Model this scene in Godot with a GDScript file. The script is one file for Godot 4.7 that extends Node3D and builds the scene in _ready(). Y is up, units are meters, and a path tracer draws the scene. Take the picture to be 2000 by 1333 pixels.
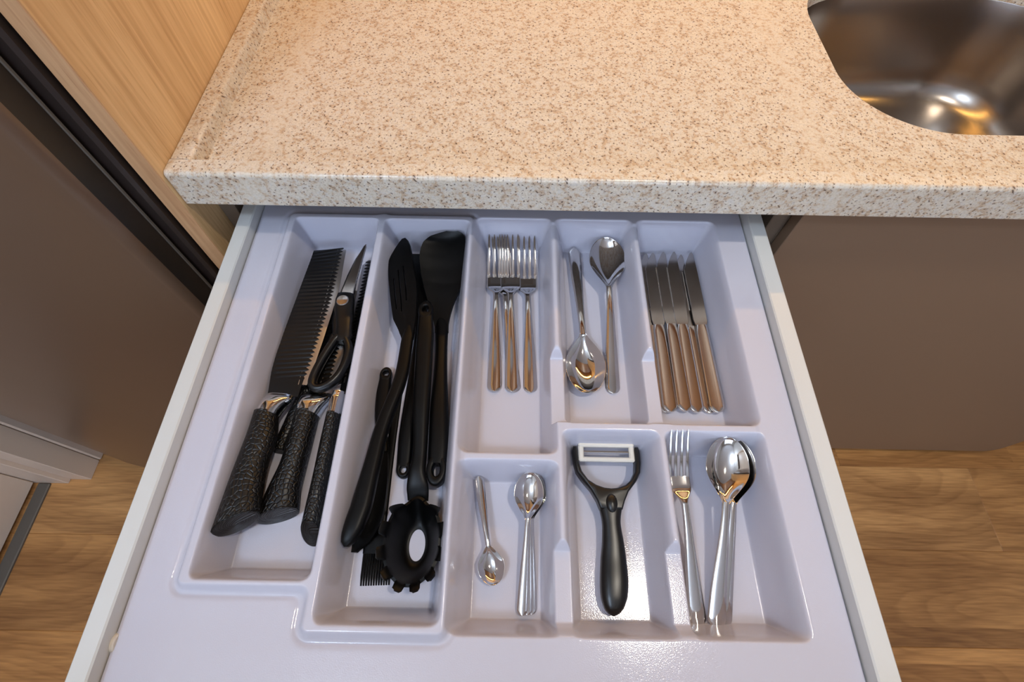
extends Node3D
# A pulled-out cutlery drawer seen from above. World: y up, metres, floor at y = 0, camera 1.22 m above it.
const TRAY_FLOOR := 0.761      # height of the compartment floors of the tray
const FLANGE := 0.807          # height of the tray's flat rim
var M := {}
var used := {}

# ------------------------------------------------------------------ mesh building
class MB:
	var v := PackedVector3Array()
	var t := PackedVector2Array()
	var w := PackedInt32Array()
	var f := PackedInt32Array()
	func vert(p: Vector3, uv := Vector2.ZERO, weld := -1) -> int:
		v.append(p); t.append(uv)
		w.append(v.size() - 1 if weld < 0 else weld)
		return v.size() - 1
	func tri(a: int, b: int, c: int) -> void:
		f.append(a); f.append(b); f.append(c)
	func fix(from: int) -> void:            # turn a closed piece so that its front faces run clockwise
		var vol := 0.0
		for i in range(from, f.size(), 3):
			vol += v[f[i]].dot(v[f[i + 1]].cross(v[f[i + 2]]))
		if vol > 0.0:
			for i in range(from, f.size(), 3):
				var k := f[i + 1]
				f[i + 1] = f[i + 2]
				f[i + 2] = k
	func loft(rings: Array, loop := false, caps := true, polycap := false) -> void:
		var from := f.size()
		var n: int = rings[0].size()
		var rows := []
		var along := 0.0
		for i in rings.size():
			var r: PackedVector3Array = rings[i]
			if i > 0:
				along += (r[0] - rings[i - 1][0]).length()
			var row := PackedInt32Array()
			var around := 0.0
			for j in n + 1:
				if j > 0:
					around += (r[j % n] - r[j - 1]).length()
				row.append(vert(r[j % n], Vector2(around, along), -1 if j < n else row[0]))
			rows.append(row)
		if loop:
			var row := PackedInt32Array()
			var r: PackedVector3Array = rings[0]
			for j in n + 1:
				row.append(vert(r[j % n], Vector2(t[rows[0][j]].x, along + 1.0), rows[0][j % n]))
			rows.append(row)
		for i in rows.size() - 1:
			for j in n:
				tri(rows[i][j], rows[i][j + 1], rows[i + 1][j + 1])
				tri(rows[i][j], rows[i + 1][j + 1], rows[i + 1][j])
		if caps and not loop:
			for e in [0, rows.size() - 1]:
				var r: PackedVector3Array = rings[0] if e == 0 else rings[rings.size() - 1]
				if polycap:
					var flat := PackedVector2Array()
					for p in r:
						flat.append(Vector2(p.x, p.z))
					var tr := Geometry2D.triangulate_polygon(flat)
					var area := 0.0
					for j in n:
						area += flat[j].cross(flat[(j + 1) % n])
					for k in range(0, tr.size(), 3):
						var ar := (flat[tr[k + 1]] - flat[tr[k]]).cross(flat[tr[k + 2]] - flat[tr[k]])
						var same := (ar > 0) == (area > 0)
						if same == (e == 0):
							tri(rows[e][tr[k]], rows[e][tr[k + 2]], rows[e][tr[k + 1]])
						else:
							tri(rows[e][tr[k]], rows[e][tr[k + 1]], rows[e][tr[k + 2]])
				else:
					var c := Vector3.ZERO
					for p in r:
						c += p
					c /= n
					var m := vert(c, Vector2(t[rows[e][0]]))
					for j in n:
						if e == 0:
							tri(m, rows[e][j + 1], rows[e][j])
						else:
							tri(m, rows[e][j], rows[e][j + 1])
		fix(from)
	func prism(poly: PackedVector2Array, y0: float, y1: float, b := 0.0, tf := Transform3D()) -> void:
		var rings := []
		var inner := inset(poly, b)
		for k in ([[inner, y0], [poly, y0 + b], [poly, y1 - b], [inner, y1]] if b > 0 else [[poly, y0], [poly, y1]]):
			var r := PackedVector3Array()
			for p in k[0]:
				r.append(tf * Vector3(p.x, k[1], p.y))
			rings.append(r)
		# caps are triangulated before the turn
		if tf == Transform3D():
			loft(rings, false, true, true)
		else:
			var o := MB.new()
			var plain := []
			for k in rings:
				var r := PackedVector3Array()
				for p in k:
					r.append(tf.affine_inverse() * p)
				plain.append(r)
			o.loft(plain, false, true, true)
			add(o, tf)
	func add(o: MB, tf: Transform3D) -> void:
		var from := f.size()
		var at := v.size()
		for i in o.v.size():
			v.append(tf * o.v[i]); t.append(o.t[i]); w.append(o.w[i] + at)
		for i in o.f:
			f.append(i + at)
		fix(from)
	static func inset(poly: PackedVector2Array, b: float) -> PackedVector2Array:
		var n := poly.size()
		var area := 0.0
		for j in n:
			area += poly[j].cross(poly[(j + 1) % n])
		var s := 1.0 if area > 0 else -1.0
		var out := PackedVector2Array()
		for j in n:
			var e0 := (poly[j] - poly[(j + n - 1) % n]).normalized()
			var e1 := (poly[(j + 1) % n] - poly[j]).normalized()
			var n0 := Vector2(-e0.y, e0.x) * s
			var n1 := Vector2(-e1.y, e1.x) * s
			var m := n0 + n1
			if m.length() < 0.2:
				m = n0
			m = m.normalized()
			out.append(poly[j] + m * b / maxf(0.5, m.dot(n0)))
		return out
	func box(lo: Vector3, hi: Vector3, c := 0.001, tf := Transform3D()) -> void:   # a box with chamfered edges
		var from := f.size()
		var mid := (lo + hi) / 2.0
		var h := (hi - lo) / 2.0
		c = minf(c, minf(h.x, minf(h.y, h.z)) * 0.9)
		var id := {}
		for sx in [-1, 1]:
			for sy in [-1, 1]:
				for sz in [-1, 1]:
					for ax in 3:
						var p := Vector3(h.x - c, h.y - c, h.z - c)
						p[ax] = h[ax]
						id[[sx, sy, sz, ax]] = vert(tf * (mid + p * Vector3(sx, sy, sz)), Vector2(0, 0))
		for ax in 3:
			var a1 := (ax + 1) % 3
			var a2 := (ax + 2) % 3
			for s in [-1, 1]:
				var q := []
				for k in [[-1, -1], [1, -1], [1, 1], [-1, 1]]:
					var sg := [0, 0, 0]
					sg[ax] = s; sg[a1] = k[0]; sg[a2] = k[1]
					q.append(id[[sg[0], sg[1], sg[2], ax]])
				if s < 0:
					q.reverse()
				tri(q[0], q[2], q[1]); tri(q[0], q[3], q[2])
			for s1 in [-1, 1]:
				for s2 in [-1, 1]:
					var q := []
					for k in [[-1, a1], [1, a1], [1, a2], [-1, a2]]:
						var sg := [0, 0, 0]
						sg[ax] = k[0]; sg[a1] = s1; sg[a2] = s2
						q.append(id[[sg[0], sg[1], sg[2], k[1]]])
					if s1 * s2 > 0:
						q.reverse()
					tri(q[0], q[1], q[2]); tri(q[0], q[2], q[3])
		for sx in [-1, 1]:
			for sy in [-1, 1]:
				for sz in [-1, 1]:
					var q := [id[[sx, sy, sz, 0]], id[[sx, sy, sz, 1]], id[[sx, sy, sz, 2]]]
					if sx * sy * sz < 0:
						q.reverse()
					tri(q[0], q[2], q[1])
		fix(from)
	func mesh(crease := 40.0, scale := 0.001) -> ArrayMesh:
		var nf := f.size() / 3
		var fn := PackedVector3Array()
		var un := PackedVector3Array()
		var start := PackedInt32Array()
		start.resize(v.size() + 1)
		for i in nf:
			var a := v[f[3 * i]]
			var k := (v[f[3 * i + 2]] - a).cross(v[f[3 * i + 1]] - a)
			fn.append(k); un.append(k.normalized())
			for c in 3:
				start[w[f[3 * i + c]] + 1] += 1
		for i in v.size():
			start[i + 1] += start[i]
		var put := start.duplicate()
		var adj := PackedInt32Array()
		adj.resize(nf * 3)
		for i in nf:
			for c in 3:
				var k := w[f[3 * i + c]]
				adj[put[k]] = i
				put[k] += 1
		var cc := cos(deg_to_rad(crease))
		var P := PackedVector3Array()
		var N := PackedVector3Array()
		var U := PackedVector2Array()
		for i in nf:
			var me := un[i]
			for c in 3:
				var k := f[3 * i + c]
				var wk := w[k]
				var s := Vector3.ZERO
				for q in range(start[wk], start[wk + 1]):
					if un[adj[q]].dot(me) > cc:
						s += fn[adj[q]]
				P.append(v[k] * scale)
				N.append(s.normalized() if s.length() > 1e-12 else Vector3.UP)
				U.append(t[k] * scale)
		var arr := []
		arr.resize(Mesh.ARRAY_MAX)
		arr[Mesh.ARRAY_VERTEX] = P
		arr[Mesh.ARRAY_NORMAL] = N
		arr[Mesh.ARRAY_TEX_UV] = U
		var m := ArrayMesh.new()
		m.add_surface_from_arrays(Mesh.PRIMITIVE_TRIANGLES, arr)
		return m

# ------------------------------------------------------------------ nodes
func numbered(called: String) -> String:
	used[called] = used.get(called, -1) + 1
	return called if used[called] == 0 else "%s_%03d" % [called, used[called]]

func thing(called: String, label: String, category: String, at := Vector3.ZERO, group := "") -> Node3D:
	var o := Node3D.new()
	o.name = numbered(called)
	add_child(o, true)
	o.position = at
	tag(o, label, category, group)
	return o

func tag(o: Node, label: String, category: String, group := "") -> void:
	o.set_meta("label", label)
	o.set_meta("category", category)
	if group:
		o.set_meta("group", group)

func part(called: String, m: Mesh, mat: Material, parent: Node, label := "") -> MeshInstance3D:
	var o := MeshInstance3D.new()
	o.name = called
	o.mesh = m
	o.material_override = mat
	parent.add_child(o, true)
	if label:
		o.set_meta("label", label)
	return o

func struct(called: String, m: Mesh, mat: Material, label: String, category: String) -> MeshInstance3D:
	var o := part(called, m, mat, self)
	tag(o, label, category)
	o.set_meta("kind", "structure")
	return o

func bx(lo: Vector3, hi: Vector3, c := 0.001) -> ArrayMesh:
	var b := MB.new()
	b.box(lo, hi, c)
	return b.mesh(20.0, 1.0)

func copy(o: Node3D, label: String) -> Node3D:
	var c := o.duplicate()
	var base: String = o.name
	c.name = numbered(base.get_slice("_0", 0))
	add_child(c, true)
	c.set_meta("label", label)
	return c

# ------------------------------------------------------------------ rings (millimetres)
func er(p: Vector3, r: Vector3, u: Vector3, a: float, b: float, n := 20, e := 2.0, shear := Vector3.ZERO) -> PackedVector3Array:
	var o := PackedVector3Array()
	for i in n:
		var q := TAU * i / n
		var c := cos(q)
		var s := sin(q)
		c = signf(c) * absf(c) ** (2.0 / e)
		s = signf(s) * absf(s) ** (2.0 / e)
		o.append(p + r * a * c + u * b * s + shear * b * s)
	return o

func sr(x: float, y: float, z: float, hw: float, rise: float, th: float, e := 4.0, k := 11) -> PackedVector3Array:   # a flat strip's cross-section
	var o := PackedVector3Array()
	for side in [1, -1]:
		for i in k:
			if side < 0 and (i == 0 or i == k - 1):
				continue
			var j: int = i if side > 0 else k - 1 - i
			var u := sin(PI / 2 * (-1.0 + 2.0 * j / (k - 1)))
			o.append(Vector3(x + hw * u, y + rise * u * u + side * th / 2 * sqrt(maxf(0.0, 1.0 - absf(u) ** e)), z))
	return o

func interp(tab: Array, z: float) -> Array:      # piecewise smooth table, first column is the key
	var n := tab.size()
	if z <= tab[0][0]:
		return tab[0]
	for i in n - 1:
		if z <= tab[i + 1][0]:
			var q: float = (z - tab[i][0]) / (tab[i + 1][0] - tab[i][0])
			var o := [z]
			for c in range(1, tab[0].size()):
				o.append(cubic_interpolate(tab[i][c], tab[i + 1][c], tab[max(i - 1, 0)][c], tab[min(i + 2, n - 1)][c], q))
			return o
	return tab[n - 1]

func place(o: Node3D, tail: Vector3, head: Vector3, roll := 0.0) -> void:   # lays a piece of cutlery (tail at its origin, head towards -z) in the tray, in millimetres over the tray's floor
	var z := (tail - head).normalized()
	var x := Vector3.UP.cross(z).normalized()
	var b := Basis(x, z.cross(x), z)
	o.transform = Transform3D(b * Basis(Vector3(0, 0, 1), deg_to_rad(roll)), Vector3(tail.x / 1000, TRAY_FLOOR + tail.y / 1000, tail.z / 1000))

func spot(x: float, h: float, z: float) -> Vector3:
	return Vector3(x / 1000, TRAY_FLOOR + h / 1000, z / 1000)

# ------------------------------------------------------------------ materials
func std(called: String, c: Color, rough := 0.5, metal := 0.0) -> StandardMaterial3D:
	var m := StandardMaterial3D.new()
	m.resource_name = called
	m.albedo_color = c
	m.roughness = rough
	m.metallic = metal
	M[called] = m
	return m

func noise(type: int, freq: float, sd: int, oct := 1) -> FastNoiseLite:
	var n := FastNoiseLite.new()
	n.noise_type = type
	n.frequency = freq
	n.seed = sd
	if oct > 1:
		n.fractal_type = FastNoiseLite.FRACTAL_FBM
		n.fractal_octaves = oct
	else:
		n.fractal_type = FastNoiseLite.FRACTAL_NONE
	return n

func bytes_of(n: FastNoiseLite, w: int, h: int) -> PackedByteArray:
	var im := n.get_seamless_image(w, h)
	im.convert(Image.FORMAT_L8)
	return im.get_data()

func granite() -> ImageTexture:
	var s := 1536
	var a := bytes_of(noise(FastNoiseLite.TYPE_SIMPLEX_SMOOTH, 0.018, 3, 3), s, s)      # clouds, 20 mm
	var b := bytes_of(noise(FastNoiseLite.TYPE_SIMPLEX_SMOOTH, 0.055, 5, 3), s, s)      # grains, 4 mm
	var c := bytes_of(noise(FastNoiseLite.TYPE_SIMPLEX_SMOOTH, 0.105, 8, 3), s, s)       # fine grains
	var d := bytes_of(noise(FastNoiseLite.TYPE_SIMPLEX_SMOOTH, 0.12, 13, 1), s, s)      # dark specks
	var e := bytes_of(noise(FastNoiseLite.TYPE_SIMPLEX_SMOOTH, 0.05, 21, 2), s, s)      # greys
	var out := PackedByteArray()
	out.resize(s * s * 3)
	for i in s * s:
		var ka := a[i] / 255.0
		var kb := b[i] / 255.0
		var kc := c[i] / 255.0
		var r := 215.0 + 46.0 * (kc - 0.5)
		var g := 203.0 + 50.0 * (kc - 0.5)
		var l := 184.0 + 56.0 * (kc - 0.5)
		var q := clampf((e[i] / 255.0 - 0.52) * 4.0, 0.0, 1.0)     # pale grey quartz
		r += (212 - r) * q * 0.6; g += (206 - g) * q * 0.6; l += (198 - l) * q * 0.6
		q = clampf((kb - 0.50 + (ka - 0.5) * 0.6) * 3.6, 0.0, 1.0) * 0.44   # tan and rust
		r += (184 - r) * q; g += (143 - g) * q; l += (104 - l) * q
		q = clampf((kc - 0.60 + (ka - 0.5) * 0.4 + (kb - 0.5) * 0.2) * 5.0, 0.0, 1.0) * 0.40  # brown grey grains
		r += (134 - r) * q; g += (112 - g) * q; l += (94 - l) * q
		q = clampf((d[i] / 255.0 - 0.80 + (kb - 0.5) * 0.3) * 8.0, 0.0, 1.0) * 0.75
		r += (70 - r) * q; g += (56 - g) * q; l += (50 - l) * q
		out[3 * i] = int(clampf(r, 0, 255)); out[3 * i + 1] = int(clampf(g, 0, 255)); out[3 * i + 2] = int(clampf(l, 0, 255))
	return ImageTexture.create_from_image(Image.create_from_data(s, s, false, Image.FORMAT_RGB8, out))

func wood(w: int, h: int, sd: int, light: Color, dark: Color, across: float, figure: float, streak: float) -> ImageTexture:   # grain runs up the picture
	var a := noise(FastNoiseLite.TYPE_SIMPLEX_SMOOTH, 1.0, sd, 3)
	var b := noise(FastNoiseLite.TYPE_SIMPLEX_SMOOTH, 1.0, sd + 7, 3)
	var c := noise(FastNoiseLite.TYPE_SIMPLEX_SMOOTH, 1.0, sd + 9, 2)
	var out := PackedByteArray()
	out.resize(w * h * 3)
	for y in h:
		for x in w:
			var u := float(x) / w
			var v := float(y) / h
			var warp := a.get_noise_2d(u * 2.2, v * 1.6) * figure
			var rings := sin((u * across + warp * across) * TAU)
			var fine := b.get_noise_2d(u * across * 9.0, v * 5.0)
			var pore := c.get_noise_2d(u * across * 22.0, v * 16.0)
			var q := clampf(0.42 + 0.20 * rings * (0.6 + 0.8 * fine) + 0.42 * fine + 0.5 * a.get_noise_2d(u * 3.0 + 9.0, v * 0.9) + streak * maxf(0.0, pore - 0.35), 0.0, 1.0)
			var i := 3 * (y * w + x)
			var k := light.lerp(dark, q)
			out[i] = int(k.r * 255); out[i + 1] = int(k.g * 255); out[i + 2] = int(k.b * 255)
	return ImageTexture.create_from_image(Image.create_from_data(w, h, false, Image.FORMAT_RGB8, out))

func floor_wood(w: int, h: int) -> ImageTexture:      # flat-sawn boards: wavy cathedral lines over slow changes of tone
	var a := noise(FastNoiseLite.TYPE_SIMPLEX_SMOOTH, 1.0, 41, 2)
	var b := noise(FastNoiseLite.TYPE_SIMPLEX_SMOOTH, 1.0, 47, 3)
	var out := PackedByteArray()
	out.resize(w * h * 3)
	var light := Color(0.82, 0.61, 0.38)
	var dark := Color(0.47, 0.31, 0.165)
	for y in h:
		for x in w:
			var u := float(x) / w
			var v := float(y) / h
			var warp := a.get_noise_2d(u * 1.1, v * 1.7) * 0.9 + b.get_noise_2d(u * 3.0 + 5.0, v * 4.5) * 0.10
			var ph := (u * 3.0 + warp * 2.6) * 2.0
			var f := fposmod(ph, 1.0)
			var line := f * f * (1.0 if f < 0.86 else (1.0 - f) / 0.14)      # soft on one side, sharp on the other
			var fine := b.get_noise_2d(u * 42.0, v * 14.0)
			var tone := a.get_noise_2d(u * 2.0 + 20.0, v * 2.2)
			var q := clampf(0.36 + 0.22 * line + 0.24 * fine + 0.46 * tone, 0.0, 1.0)
			var k := light.lerp(dark, q)
			var i := 3 * (y * w + x)
			out[i] = int(k.r * 255); out[i + 1] = int(k.g * 255); out[i + 2] = int(k.b * 255)
	return ImageTexture.create_from_image(Image.create_from_data(w, h, false, Image.FORMAT_RGB8, out))

func relief(m: StandardMaterial3D, n: FastNoiseLite, side: int, metres: float, cm: float, tri := true) -> void:
	var im := n.get_seamless_image(side, side)
	m.heightmap_enabled = true
	m.heightmap_texture = ImageTexture.create_from_image(im)
	m.heightmap_scale = cm
	if tri:
		m.uv1_triplanar = true
	m.uv1_scale = Vector3.ONE / metres

func make_materials() -> void:
	var m := std("white plastic", Color(0.765, 0.76, 0.805), 0.115)
	relief(m, noise(FastNoiseLite.TYPE_SIMPLEX_SMOOTH, 0.16, 4, 2), 256, 0.05, 0.004)
	std("white lacquer", Color(0.81, 0.81, 0.795), 0.4)
	std("cream plastic", Color(0.86, 0.83, 0.78), 0.3)
	m = std("granite", Color.WHITE, 0.26)
	m.albedo_texture = granite()
	m.uv1_triplanar = true
	m.uv1_world_triplanar = true
	m.uv1_triplanar_sharpness = 8.0
	m.uv1_scale = Vector3.ONE / 0.55
	m = std("oak", Color.WHITE, 0.5)
	m.albedo_texture = wood(512, 1024, 11, Color(0.92, 0.78, 0.58), Color(0.77, 0.61, 0.42), 9.0, 0.10, 1.3)
	m.uv1_triplanar = true
	m.uv1_triplanar_sharpness = 8.0
	m.uv1_scale = Vector3(2.2, 0.9, 2.2)
	var band: StandardMaterial3D = m.duplicate()
	band.resource_name = "oak edging"
	band.albedo_color = Color(0.90, 0.83, 0.82)
	M["oak edging"] = band
	var dark: StandardMaterial3D = m.duplicate()
	dark.resource_name = "dark oak"
	dark.albedo_color = Color(0.54, 0.42, 0.29)
	M["dark oak"] = dark
	var t := floor_wood(320, 1500)
	for k in 5:
		m = std("plank %d" % k, [Color(1, 1, 1), Color(0.86, 0.84, 0.82), Color(0.95, 0.93, 0.9), Color(0.90, 0.87, 0.84), Color(1.0, 0.97, 0.92)][k], 0.42)
		m.albedo_texture = t
		m.uv1_offset = Vector3(0.37 * k, 0.23 * k, 0)
	std("taupe laminate", Color(0.50, 0.405, 0.325), 0.36)
	std("taupe enamel", Color(0.39, 0.305, 0.24), 0.30)
	std("dark enamel", Color(0.19, 0.155, 0.14), 0.32)
	std("door edge plastic", Color(0.07, 0.055, 0.05), 0.4)
	std("rubber", Color(0.035, 0.03, 0.03), 0.6)
	std("carcass", Color(0.42, 0.36, 0.30), 0.5)
	std("wall paint", Color(0.82, 0.80, 0.77), 0.8)
	std("ceiling paint", Color(0.88, 0.87, 0.86), 0.9)
	std("door paint", Color(0.85, 0.78, 0.71), 0.4)
	std("threshold", Color(0.42, 0.40, 0.37), 0.45, 0.4)
	std("chrome", Color(0.86, 0.86, 0.86), 0.045, 1.0)
	std("cutlery steel", Color(0.84, 0.83, 0.82), 0.07, 1.0)
	std("blade steel", Color(0.72, 0.70, 0.68), 0.16, 1.0)
	std("edge steel", Color(0.80, 0.79, 0.78), 0.30, 1.0)
	m = std("brushed steel", Color(0.66, 0.63, 0.60), 0.27, 1.0)
	std("black blade", Color(0.022, 0.021, 0.023), 0.34)
	m = std("black nylon", Color(0.012, 0.012, 0.013), 0.40)
	m.metallic_specular = 0.32
	relief(m, noise(FastNoiseLite.TYPE_SIMPLEX_SMOOTH, 0.2, 6, 2), 256, 0.06, 0.0012)
	std("black handle plastic", Color(0.026, 0.024, 0.024), 0.33)
	m = std("crocodile grip", Color(0.040, 0.035, 0.032), 0.36)
	var n := noise(FastNoiseLite.TYPE_CELLULAR, 0.04, 2)
	n.cellular_return_type = FastNoiseLite.RETURN_DISTANCE2_SUB
	n.cellular_jitter = 0.9
	var im := n.get_seamless_image(512, 512)
	im.convert(Image.FORMAT_L8)
	var d := im.get_data()
	for i in d.size():
		d[i] = int(255.0 * clampf(d[i] / 255.0 * 3.2, 0.0, 1.0) ** 0.5)
	m.heightmap_enabled = true
	m.heightmap_texture = ImageTexture.create_from_image(Image.create_from_data(512, 512, false, Image.FORMAT_L8, d))
	m.heightmap_scale = 0.06
	m.uv1_scale = Vector3.ONE / 0.085
	var g := std("warm glow", Color(1, 0.8, 0.5), 0.5)
	g.emission_enabled = true
	g.emission = Color(1.0, 0.72, 0.38)
	g.emission_energy_multiplier = 6.0
	g = std("lamp glow", Color(1, 1, 1), 0.5)
	g.emission_enabled = true
	g.emission = Color(1.0, 0.96, 0.92)
	g.emission_energy_multiplier = 5.0
	g = std("daylight glow", Color(1, 1, 1), 0.5)
	g.emission_enabled = true
	g.emission = Color(0.80, 0.88, 1.0)
	g.emission_energy_multiplier = 1.2

# ------------------------------------------------------------------ the tray: one moulded sheet
var pockets := [   # x0, x1, z0, z1 at the rim; how far each wall leans in: left, right, back, front; depth
	[-239.0, -149.5, -372.0, -16.0, 7.0, 10.0, 5.0, 9.0, 46.0],
	[-140.0, -50.0, -372.0, 12.0, 9.0, 11.0, 5.0, 10.0, 46.0],
	[-43.0, 40.0, -380.0, -117.5, 13.0, 10.5, 8.0, 9.0, 46.0],
	[47.0, 129.5, -380.0, -146.0, 12.0, 11.0, 8.0, 9.0, 46.0],
	[136.8, 220.8, -380.0, -146.0, 11.0, 10.0, 8.0, 9.0, 46.0],
	[-43.0, 40.0, -109.5, 17.5, 13.0, 12.0, 8.0, 9.0, 46.0],
	[47.0, 129.5, -137.5, 17.5, 13.5, 11.5, 8.0, 9.0, 46.0],
	[136.5, 221.0, -137.5, 17.5, 11.0, 9.5, 8.0, 9.0, 46.0],
	[26.0, 60.0, -221.0, -145.5, 1.0, 1.0, 8.0, 1.0, 12.5],
	[116.0, 150.0, -221.0, -145.5, 1.0, 1.0, 8.0, 1.0, 12.5],
	[26.0, 60.0, -47.5, 17.5, 1.0, 1.0, 7.0, 8.0, 12.5],
	[116.0, 150.0, -47.5, 17.5, 1.0, 1.0, 7.0, 8.0, 12.5],
]

func rr(x: float, z: float, x0: float, x1: float, z0: float, z1: float, r: float) -> float:
	var qx := absf(x - (x0 + x1) / 2) - (x1 - x0) / 2 + r
	var qz := absf(z - (z0 + z1) / 2) - (z1 - z0) / 2 + r
	return Vector2(maxf(qx, 0), maxf(qz, 0)).length() + minf(maxf(qx, qz), 0) - r

func tray_height(x: float, z: float) -> float:
	var d1 := rr(x, z, -248.5, -139.0, -381.0, -9.0, 7.0)
	var d2 := rr(x, z, -149.5, -43.5, -381.0, 20.5, 7.0)
	var k := clampf(0.5 + 0.5 * (d2 - d1) / 8.0, 0.0, 1.0)
	var d := lerpf(d2, d1, k) - 8.0 * k * (1.0 - k)
	var q := clampf((2.2 - d) / 5.6, 0.0, 1.0)
	var y := 4.6 * q * q * (3.0 - 2.0 * q)
	y -= 1.5 * exp(-((d - 4.2) / 2.4) ** 2)                            # a shallow groove round the rim
	d = rr(x, z, -40.0, 219.0, -376.0, 15.5, 6.0)
	q = clampf((1.0 - d) / 4.0, 0.0, 1.0)
	y -= 1.5 * q * q * (3.0 - 2.0 * q)
	var deep := 0.0
	for p in pockets:
		if x < p[0] - 4.0 or x > p[1] + 4.0 or z < p[2] - 4.0 or z > p[3] + 4.0:
			continue
		var tx := minf((x - p[0]) / p[4], (p[1] - x) / p[5])
		var tz := minf((z - p[2]) / p[6], (p[3] - z) / p[7])
		var a := maxf(0.0, 1.0 - tx)
		var b := maxf(0.0, 1.0 - tz)
		var f := 1.0 - (a * a * a + b * b * b) ** (1.0 / 3.0)
		var h := clampf(0.5 + 0.5 * f / 0.28, 0.0, 1.0)             # rounded upper edge
		f = f * h + 0.28 * h * (1.0 - h)
		h = clampf(0.5 + 0.5 * (1.0 - f) / 0.12, 0.0, 1.0)          # rounded foot
		f = lerpf(1.0, f, 1.0 - h) if false else (f * h + 1.0 * (1.0 - h) - 0.12 * h * (1.0 - h))
		var e: float = p[8] * maxf(f, 0.0)
		h = clampf(0.5 + 0.5 * (deep - e) / 1.5, 0.0, 1.0)
		deep = lerpf(e, deep, h) + 1.5 * h * (1.0 - h) * (1.0 if minf(deep, e) > 0.5 else 0.0)
	return y - minf(deep, 46.0)

func lines(lo: float, hi: float, marks: Array) -> PackedFloat32Array:
	var o := PackedFloat32Array()
	var x := lo
	while x < hi - 0.2:
		o.append(x)
		var near := 99.0
		for m in marks:
			near = minf(near, maxf(0.0, maxf(m[0] - x, x - m[1])))
		x += 0.75 if near <= 0.0 else clampf(0.75 + near * 0.3, 0.75, 4.0)
	o.append(hi)
	return o

func build_tray() -> void:
	var mx := []
	var mz := []
	for p in pockets:
		if p[8] > 20:
			mx.append([p[0] - 3, p[0] + p[4] + 2]); mx.append([p[1] - p[5] - 2, p[1] + 3])
			mz.append([p[2] - 3, p[2] + p[6] + 2]); mz.append([p[3] - p[7] - 2, p[3] + 3])
		else:
			mx.append([p[0] + 4, p[1] - 4]); mz.append([p[2] - 2, p[2] + p[6] + 2]); mz.append([p[3] - p[7] - 1, p[3] + 2])
	mx.append([-257, -238]); mx.append([-158, -138]); mz.append([-389, -370]); mz.append([-20, -2]); mz.append([8, 29])
	var xs := lines(-280.7, 252.3, mx)
	var zs := lines(-470.0, 78.0, mz)
	var nx := xs.size()
	var nz := zs.size()
	var h := PackedFloat32Array()
	h.resize(nx * nz)
	for j in nz:
		for i in nx:
			h[j * nx + i] = tray_height(xs[i], zs[j])
	var P := PackedVector3Array()
	var N := PackedVector3Array()
	var F := PackedInt32Array()
	for side in 2:
		for j in nz:
			for i in nx:
				var i0 := maxi(i - 1, 0)
				var i1 := mini(i + 1, nx - 1)
				var j0 := maxi(j - 1, 0)
				var j1 := mini(j + 1, nz - 1)
				var n := Vector3(-(h[j * nx + i1] - h[j * nx + i0]) / (xs[i1] - xs[i0]), 1.0, -(h[j1 * nx + i] - h[j0 * nx + i]) / (zs[j1] - zs[j0])).normalized()
				var p := Vector3(xs[i], h[j * nx + i], zs[j])
				if side == 1:
					p -= n * 1.2
					n = -n
				P.append(p * 0.001); N.append(n)
	var half := nx * nz
	for j in nz - 1:
		for i in nx - 1:
			var a := j * nx + i
			for t in [[a, a + 1, a + nx + 1], [a, a + nx + 1, a + nx]]:
				F.append(t[0]); F.append(t[1]); F.append(t[2])
				F.append(half + t[0]); F.append(half + t[2]); F.append(half + t[1])
	var arr := []
	arr.resize(Mesh.ARRAY_MAX)
	arr[Mesh.ARRAY_VERTEX] = P
	arr[Mesh.ARRAY_NORMAL] = N
	arr[Mesh.ARRAY_INDEX] = F
	var m := ArrayMesh.new()
	m.add_surface_from_arrays(Mesh.PRIMITIVE_TRIANGLES, arr)
	var o := part("cutlery_tray", m, M["white plastic"], self)
	o.position.y = FLANGE
	tag(o, "glossy white moulded cutlery tray with eight compartments lying in the open drawer", "cutlery tray")

# ------------------------------------------------------------------ cutlery
func tail_at(tw: float, L: float, i: int, N: int) -> float:    # stations crowd at the rounded end
	return tw * (1.0 - cos(PI / 2 * (i + 0.15) / 10.15)) if i < 10 else lerpf(tw, L, (i - 10) / float(N - 10))

func tail_width(tw: float, s: float) -> float:
	return tw * sqrt(maxf(0.0004, 1.0 - ((tw - s) / tw) ** 2))

func handle_rings(L: float, tw: float, nw: float, top: float, th: float, e := 3.0) -> Array:
	var rings := []
	var N := 34
	for i in N + 1:
		var s := tail_at(tw, L, i, N)
		var hw := tail_width(tw, s)
		if s >= tw:
			hw = lerpf(tw, nw, smoothstep(0.0, 1.0, (s - tw) / (L - tw)) ** 0.85)
		var y := 1.3 + top * sin(PI / 2 * s / L) ** 2
		rings.append(sr(0, y, -s, hw, -1.5 * hw / tw, th * (0.75 + 0.35 * s / L), e))
	return rings

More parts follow.
